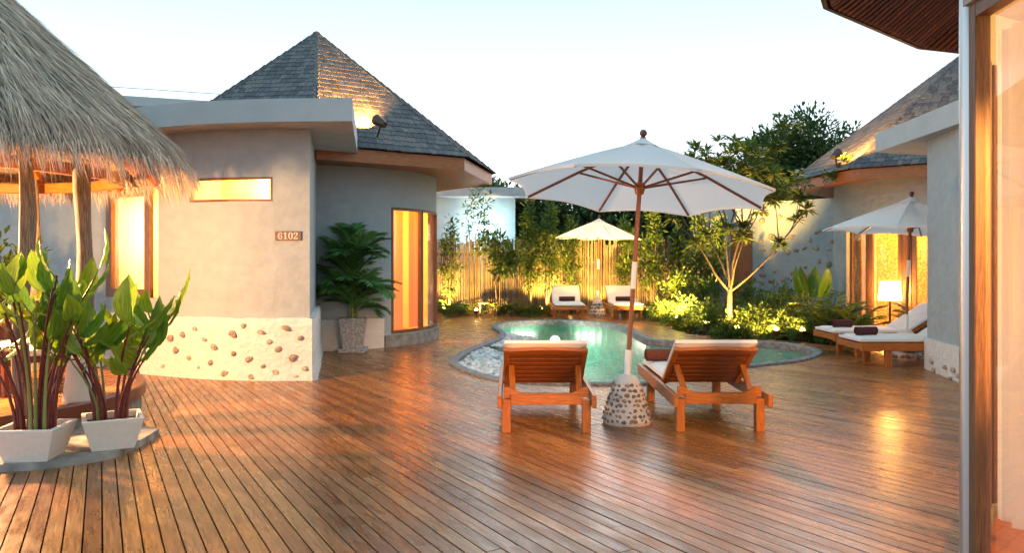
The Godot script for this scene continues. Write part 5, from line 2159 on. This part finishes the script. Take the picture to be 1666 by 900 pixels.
func banana_plant(where: Vector3, label: String) -> void:
	var t := thing("banana_plant", label, "plant", where)
	for k in 5:
		var a := k * 2.3 + 0.4
		var mb := MB.new()
		mb.tube([Vector3(0, -0.03, 0), Vector3(sin(a) * 0.06, 0.45, cos(a) * 0.06), Vector3(sin(a) * 0.16, 0.8, cos(a) * 0.16)], [0.03, 0.02, 0.012], 7)
		obj(mb, "stalk", M.green_stem, t)
		var d := Vector3(sin(a) * 0.7, 1.2, cos(a) * 0.7).normalized()
		var x := d.cross(Vector3.UP).normalized()
		put(blade_meshes[k], "leaf", M.blade3, t, Transform3D(Basis(x, d, x.cross(d)) * Basis.from_scale(Vector3(0.75, 0.75, 0.75)), Vector3(sin(a) * 0.16, 0.8, cos(a) * 0.16)))


func garden_light(where: Vector3, label: String, energy: float, aim: Vector3, color := Color(1.0, 0.77, 0.36)) -> void:
	var s := thing("garden_light", label, "garden light", where)
	var mb := MB.new()
	mb.lathe(tf(Vector3.ZERO), [Vector2(0.0, -0.14), Vector2(0.02, -0.14), Vector2(0.02, 0.08), Vector2(0.06, 0.1), Vector2(0.07, 0.17), Vector2(0.055, 0.17), Vector2(0.05, 0.12), Vector2(0.0, 0.12)], 12)
	obj(mb, "stake", M.bronze, s)
	bulb(s, "lamp_bulb", Vector3(0, 0.18, 0), 0.045, Color(1.0, 0.82, 0.45), 14.0)
	spot_light(s, where + Vector3(0, 0.18, 0), where + Vector3(aim.x, 0.18 + aim.y, aim.z), color, energy, 56.0, 0.05)


func _ready() -> void:
	rng.seed = 20240607
	# camera: level, lens shifted so that the horizon lies a little above the middle
	var cam := Camera3D.new()
	cam.name = "camera"
	add_child(cam)
	cam.position = Vector3(0, EYE, 0)
	cam.near = 0.05
	cam.far = 500.0
	cam.projection = Camera3D.PROJECTION_FRUSTUM
	cam.size = 2.0 * cam.near * 450.0 / FOCAL
	cam.frustum_offset = Vector2(0, -cam.near * (450.0 - HORIZON) / FOCAL)
	cam.current = true
	# dusk sky: white towards the horizon, pale blue above
	var env := Environment.new()
	var sky := Sky.new()
	var sm := ProceduralSkyMaterial.new()
	sm.sky_top_color = lin(0.21, 0.365, 0.455)
	sm.sky_horizon_color = lin(1.0, 0.98, 0.97)
	sm.sky_curve = 0.1
	sm.ground_bottom_color = lin(0.12, 0.11, 0.1)
	sm.ground_horizon_color = lin(0.4, 0.4, 0.4)
	sm.sun_angle_max = 1.0
	sky.sky_material = sm
	env.background_mode = Environment.BG_SKY
	env.sky = sky
	env.background_energy_multiplier = 2.0
	env.tonemap_mode = Environment.TONE_MAPPER_LINEAR
	env.tonemap_exposure = 1.4
	env.sdfgi_enabled = true
	env.ssao_enabled = true
	env.ssil_enabled = true
	var we := WorldEnvironment.new()
	we.name = "world"
	we.environment = env
	add_child(we)
	# the last of the daylight, from beyond the pool on the right
	var sun := DirectionalLight3D.new()
	sun.name = "evening_sun"
	sun.light_energy = 0.3
	sun.light_angular_distance = 60.0
	sun.light_color = Color(1.0, 0.93, 0.88)
	sun.shadow_enabled = true
	sun.sky_mode = DirectionalLight3D.SKY_MODE_LIGHT_ONLY
	add_child(sun)
	sun.look_at_from_position(Vector3(8, 7, -14), Vector3.ZERO)

	make_materials()
	make_stones()
	make_pool_outline()
	make_ground()
	make_deck()
	make_pool()
	make_left_villa()
	make_right_villa()
	make_near_villa()
	make_back_walls()
	make_gazebo()
	make_furniture()
	make_plants()
	make_lights()


func make_furniture() -> void:
	var front := make_lounger("teak lounger turned to the pool with no towel on it", "teak sun loungers")
	front.position = Vector3(0.295, 0, -6.74)
	var spots := [
		[Vector3(1.795, 0, -6.78), 0.0, "teak lounger turned to the pool with a red-brown towel roll"],
		[Vector3(1.39, 0, -21.3), PI, "lounger at the bamboo fence on the dark stool's side"],
		[Vector3(2.82, 0, -21.3), PI, "lounger at the bamboo fence on the frangipani's side"],
		[Vector3(6.75, 0, -11.3), PI / 2.0, "lounger by the plinth wall with dark towel, first from the deck"],
		[Vector3(6.9, 0, -12.6), PI / 2.0, "lounger by the plinth wall with dark towel, next to the plants"]]
	for s in spots:
		var o := front.duplicate()
		o.name = numbered("sun_lounger")
		add_child(o)
		o.position = s[0]
		o.rotation.y = s[1]
		o.set_meta("label", s[2])
	towel_roll(Vector3(1.56, 0.405, -8.45), 0.06, "rolled red-brown towel on the front teak lounger", M.towel, 0.3, 0.07)
	towel_roll(Vector3(1.39, 0.405, -20.2), 0.0, "dark towel roll on the back lounger, stool side", M.dark_towel, 0.4)
	towel_roll(Vector3(2.82, 0.405, -20.2), 0.0, "dark towel roll on the back lounger, frangipani side", M.dark_towel, 0.4)
	towel_roll(Vector3(5.0, 0.405, -11.3), 0.1, "dark towel roll on the first lounger by the plinth wall", M.dark_towel, 0.3)
	towel_roll(Vector3(5.2, 0.405, -12.6), 0.0, "dark towel roll on the lounger next to the plants", M.dark_towel, 0.3)
	parasol(Vector3(1.05, 0, -7.3), "large white parasol on a pebbled base between the front loungers", Basis(Vector3.BACK, deg_to_rad(-4.6)) * Basis(Vector3.RIGHT, deg_to_rad(-5.0)), 170, 1.25)
	parasol(Vector3(2.2, 0, -20.6), "white parasol between the two loungers at the bamboo fence", Basis(Vector3.BACK, deg_to_rad(-1.0)), 60, 1.15, 2.0)
	parasol(Vector3(5.88, 0, -11.95), "white parasol between the loungers by the plinth wall", Basis(Vector3.BACK, deg_to_rad(-2.5)), 60, 1.25, 1.9)
	var st := thing("wooden_stool", "small dark wooden stool by the bamboo fence", "stool", ground_at(793, 513))
	var top := MB.new()
	top.box(tf(Vector3(0, 0.32, 0)), Vector3(0.46, 0.05, 0.3), 0.006)
	obj(top, "seat", M.dark_wood, st)
	for sx in [-0.19, 0.19]:
		for sz in [-0.11, 0.11]:
			var leg := MB.new()
			leg.box(tf(Vector3(sx, 0.148, sz)), Vector3(0.05, 0.296, 0.05), 0.004)
			obj(leg, "leg", M.dark_wood, st)


func make_plants() -> void:
	make_blades()
	var p1 := at(58, 757, 5.8)
	leafy_pot(Vector3(p1.x, 0.055, -5.8), 0.12, "taller red-stemmed plant in the pale square pot on the step", 24, 1.2, 0.4, Vector3(-0.03, 0, 0.0))
	var p2 := at(184, 738, 6.15)
	leafy_pot(Vector3(p2.x, 0.055, -6.15), 0.5, "shorter red-stemmed plant in the pot at the step's tip", 21, 0.85, 0.5, Vector3(0.05, 0, -0.05))
	make_potted_palm()
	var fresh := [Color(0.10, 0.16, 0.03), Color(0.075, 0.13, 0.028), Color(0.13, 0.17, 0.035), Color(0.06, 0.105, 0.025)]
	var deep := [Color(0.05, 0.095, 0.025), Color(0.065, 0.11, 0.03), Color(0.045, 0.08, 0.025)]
	# along the bamboo fence
	for q in [[733, 21.3, 2.5, 0.6, 90, "thin leafy creeper by the round villa's corner"], [862, 21.4, 2.8, 0.7, 150, "pointed bushy shrub next to the small trunk"], [892, 21.2, 2.9, 0.75, 180, "tallest pointed shrub behind the first back lounger"], [930, 21.5, 2.5, 0.6, 110, "slim pointed shrub behind the small parasol"], [1062, 21.3, 2.7, 0.8, 150, "bushy shrub rising beside the second back lounger"], [1104, 21.4, 2.3, 0.7, 130, "dark shrub before the bare end of the bamboo fence"], [1018, 21.5, 2.5, 0.6, 130, "slim shrub at the fence between parasol and lounger"], [1138, 20.6, 2.6, 0.8, 160, "yellow-green column shrub at the end of the garden wall"], [1166, 20.2, 2.5, 0.7, 140, "column shrub beside the wooden garden door"]]:
		var g := at(q[0], 420, q[1])
		shrub(q[5], Vector3(g.x, -0.1, g.z), q[2], q[3], 0.13, q[4], fresh if q[0] != 1104 else deep, "column", 0.38, "shrubs along the bamboo fence")
	var g1 := at(812, 420, 20.8)
	shrub("small tree with open crown against the bamboo fence", Vector3(g1.x, -0.1, g1.z), 2.3, 1.3, 0.15, 150, fresh, "tree", 0.42)
	var g2 := at(772, 420, 22.6)
	shrub("wispy tree overhanging the white floodlight", Vector3(g2.x, -0.1, g2.z), 3.6, 1.0, 0.14, 40, fresh, "tree", 0.4)
	for q in [[727, 20.6, 0.8, "largest fern at the fence, by the round villa"], [752, 21.2, 0.65, "fern at the fence between creeper and stool"], [818, 20.9, 0.75, "fern beside the dark wooden stool"], [850, 20.7, 0.7, "fern between stool and first back lounger"], [873, 20.6, 0.6, "small fern touching the first back lounger"], [1052, 20.4, 0.7, "fern at the second back lounger's outer side"]]:
		var g := at(q[0], 420, q[1])
		shrub(q[3], Vector3(g.x, -0.06, g.z), q[2], 0.7, 0.2, 13, fresh, "fern", 0.3, "ferns along the bamboo fence")
	# the bed behind the pool
	var bed := [
		[1078, 19.00, 0.55, 0.80, "low shrub nearest the second back lounger"],
		[1098, 19.60, 1.35, 0.90, "tall shrub behind the brightest garden light"],
		[1125, 18.60, 0.60, 0.80, "knee-high shrub beside the brightest garden light"],
		[1150, 17.20, 0.65, 0.90, "shrub at the deck's inner corner by the garden light"],
		[1145, 19.40, 1.20, 0.90, "tall shrub at the end of the bamboo fence"],
		[1165, 16.20, 0.50, 0.70, "low shrub on the fence side of the frangipani trunk"],
		[1205, 15.70, 0.55, 0.70, "low shrub touching the frangipani trunk"],
		[1222, 16.60, 0.95, 0.90, "waist-high shrub behind the frangipani"],
		[1240, 15.50, 0.60, 0.80, "low shrub before the plain part of the garden wall"],
		[1262, 16.20, 0.90, 0.90, "waist-high shrub below the wall's first stones"],
		[1282, 15.20, 0.60, 0.80, "low shrub behind the pool's rounded end"],
		[1302, 15.70, 0.85, 0.80, "waist-high shrub beside the broad-leaved plant"],
		[1322, 14.90, 0.55, 0.70, "low shrub in front of the broad-leaved plant"],
		[1345, 14.60, 0.60, 0.70, "low shrub at the foot of the small palm"],
		[1368, 14.20, 0.45, 0.60, "smallest shrub behind the lounger's foot end"],
		[1212, 18.60, 1.15, 0.90, "tall shrub in front of the wooden garden door"],
		[1272, 17.90, 1.05, 1.00, "wide shrub against the stone-studded wall"],
		[1096, 17.75, 0.26, 0.50, "ankle-high plant before the brightest garden light"],
		[1117, 17.70, 0.30, 0.50, "ankle-high plant on the tree side of the brightest light"],
		[1180, 15.00, 0.24, 0.45, "ankle-high plant in front of the frangipani trunk"],
		[1213, 14.95, 0.26, 0.45, "ankle-high plant by the light under the frangipani"]]
	for q in bed:
		var g := at(q[0], 420, q[1])
		shrub(q[4], Vector3(g.x, -0.14, g.z), q[2] + 0.1, q[3], 0.1, 140 if q[2] > 0.4 else 60, fresh, "bush", 0.42, "shrubs in the bed behind the pool")
	for q in [[1250, 15.2, 0.85, "arching fern between frangipani and stone wall"], [1292, 14.9, 0.8, "arching fern behind the pool's rounded end"], [1318, 15.9, 1.1, "tall fern at the broad-leaved plant"], [1335, 14.4, 0.7, "fern in front of the small palm"], [1232, 17.2, 1.1, "tall fern below the wooden garden door"], [1195, 15.35, 0.5, "small fern at the frangipani trunk"]]:
		var g := at(q[0], 420, q[1])
		shrub(q[3], Vector3(g.x, -0.13, g.z), q[2], 0.7, 0.17, 14, fresh, "fern", 0.3, "ferns in the bed behind the pool")
	for q in [[1352, 14.2, 1.25, "small palm in front of the curtained villa window"], [1392, 13.7, 1.0, "short palm before the ochre window"], [1500, 13.6, 1.0, "dark palm behind the side parasol's pole"]]:
		var g := at(q[0], 420, q[1])
		var pl := thing("garden_palm", q[3], "palm", Vector3(g.x, -0.13, g.z))
		for k in 14:
			var a := k * 2.4
			var mb := MB.new()
			mb.colored = true
			mb.col = deep[k % 3] if q[0] == 1500 else fresh[k % 4]
			frond(mb, mb, Vector3(sin(a) * 0.02, 0.15 + 0.02 * k, cos(a) * 0.02), Vector3(sin(a), rng.randf_range(0.8, 2.6), cos(a)).normalized(), q[2] * rng.randf_range(0.6, 0.9), 1.6, 0.24, 18)
			obj(mb, "frond", M.leaf, pl)
		var tr := MB.new()
		tr.tube([Vector3(0, -0.02, 0), Vector3(0, 0.45, 0)], [0.05, 0.035], 8)
		obj(tr, "trunk", M.bark, pl)
	var bp := at(1322, 420, 16.2)
	banana_plant(Vector3(bp.x, -0.13, bp.z), "broad-leaved plant in front of the stone-studded wall")
	make_frangipani()
	# dark trees behind the fence and the walls
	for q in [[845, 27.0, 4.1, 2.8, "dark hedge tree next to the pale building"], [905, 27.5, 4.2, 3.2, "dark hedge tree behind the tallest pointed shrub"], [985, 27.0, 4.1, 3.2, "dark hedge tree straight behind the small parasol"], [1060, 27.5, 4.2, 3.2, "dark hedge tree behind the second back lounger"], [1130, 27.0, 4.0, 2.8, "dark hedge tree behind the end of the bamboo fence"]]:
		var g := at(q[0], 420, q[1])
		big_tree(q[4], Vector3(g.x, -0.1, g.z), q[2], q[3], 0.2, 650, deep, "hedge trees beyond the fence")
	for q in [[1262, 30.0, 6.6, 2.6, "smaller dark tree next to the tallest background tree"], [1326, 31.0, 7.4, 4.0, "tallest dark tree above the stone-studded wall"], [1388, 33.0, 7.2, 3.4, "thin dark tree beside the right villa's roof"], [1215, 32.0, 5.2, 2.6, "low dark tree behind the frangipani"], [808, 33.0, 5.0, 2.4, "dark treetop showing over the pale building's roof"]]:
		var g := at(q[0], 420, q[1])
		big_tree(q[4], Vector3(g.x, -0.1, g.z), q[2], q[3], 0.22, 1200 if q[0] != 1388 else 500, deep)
	# foliage behind the gazebo
	for q in [[8, 9.6, 1.9, 1.0, "tallest shrub behind the gazebo posts"], [72, 9.7, 1.3, 0.7, "small shrub between gazebo and tall window"]]:
		var g := at(q[0], 420, q[1])
		shrub(q[4], Vector3(g.x, 0, g.z), q[2], q[3], 0.16, 160, fresh, "bush", 0.4, "shrubs behind the gazebo")


func make_lights() -> void:
	var c := Vector2(-3.67, -15.02)
	roof_spot(c, 3.42, 3.17, 5.72, atan2(-c.x, -c.y), 0, Vector2(613, 226), 0.45, "bronze spotlight standing on the left villa's shingles", 30.0)
	c = Vector2(9.33, -16.5)
	roof_spot(c, 3.4, 3.17, 5.72, atan2(-c.x, -c.y) + deg_to_rad(12), 7, Vector2(1362, 274), -0.2, "bronze spotlight standing on the right villa's shingles", 15.0)
	for q in [[775, 490, 20.3, 9.0, "added garden light brightening the bamboo fence by the stool", Vector3(0.2, 0.7, -1.0)], [1050, 490, 20.4, 8.0, "added garden light brightening the fence at the second back lounger's outer side", Vector3(0.2, 0.7, -1.0)], [722, 490, 21.1, 13.0, "garden light at the corner of the round villa", Vector3(0.1, 1.0, -0.35)], [880, 492, 21.0, 14.0, "garden light behind the first back lounger", Vector3(0.0, 1.0, -0.4)], [1103, 498, 17.9, 110.0, "brightest garden light beside the flowering tree's bed", Vector3(0.0, 0.9, -0.9)], [1150, 498, 16.3, 26.0, "garden light by the deck's inner corner", Vector3(-0.35, 0.7, -1.0)], [1199, 536, 15.2, 12.0, "garden light at the foot of the frangipani", Vector3(-0.25, 1.2, -0.25)], [1262, 500, 14.75, 17.0, "garden light at the edge of the bed before the stone-studded wall", Vector3(-0.2, 0.25, -1.0)], [1305, 515, 14.6, 8.0, "garden light among the palms by the right villa", Vector3(-0.4, 0.6, -1.0)], [984, 500, 21.4, 3.5, "garden light at the fence behind the small parasol", Vector3(-0.3, 1.0, -0.3)], [928, 500, 21.4, 5.0, "garden light under the first back lounger's head end", Vector3(0.1, 1.0, -0.3)]]:  # the first two, by stool and second lounger, are added to brighten the fence
		var p := at(q[0], q[1], q[2])
		garden_light(Vector3(p.x, 0.0, p.z), q[4], q[3] * 1.6, q[5])
	# lamp set in the pool's far wall, under water
	var pw := thing("pool_light", "round underwater lamp set in the pool's far wall", "pool light", Vector3(1.0, -0.42, -18.55))
	var ring := MB.new()
	ring.lathe(Transform3D(Basis(Vector3.RIGHT, PI / 2.0), Vector3.ZERO), [Vector2(0.0, -0.12), Vector2(0.12, -0.12), Vector2(0.13, 0.0), Vector2(0.1, 0.02), Vector2(0.0, 0.02)], 18)
	obj(ring, "housing", M.metal, pw)
	bulb(pw, "lamp_lens", Vector3(0, 0, 0.07), 0.09, Color(1.0, 0.92, 0.75), 10.0)
	lamp_light(pw, Vector3(0, 0, 0.07), Color(1.0, 0.96, 0.85), 2.2, 0.08)
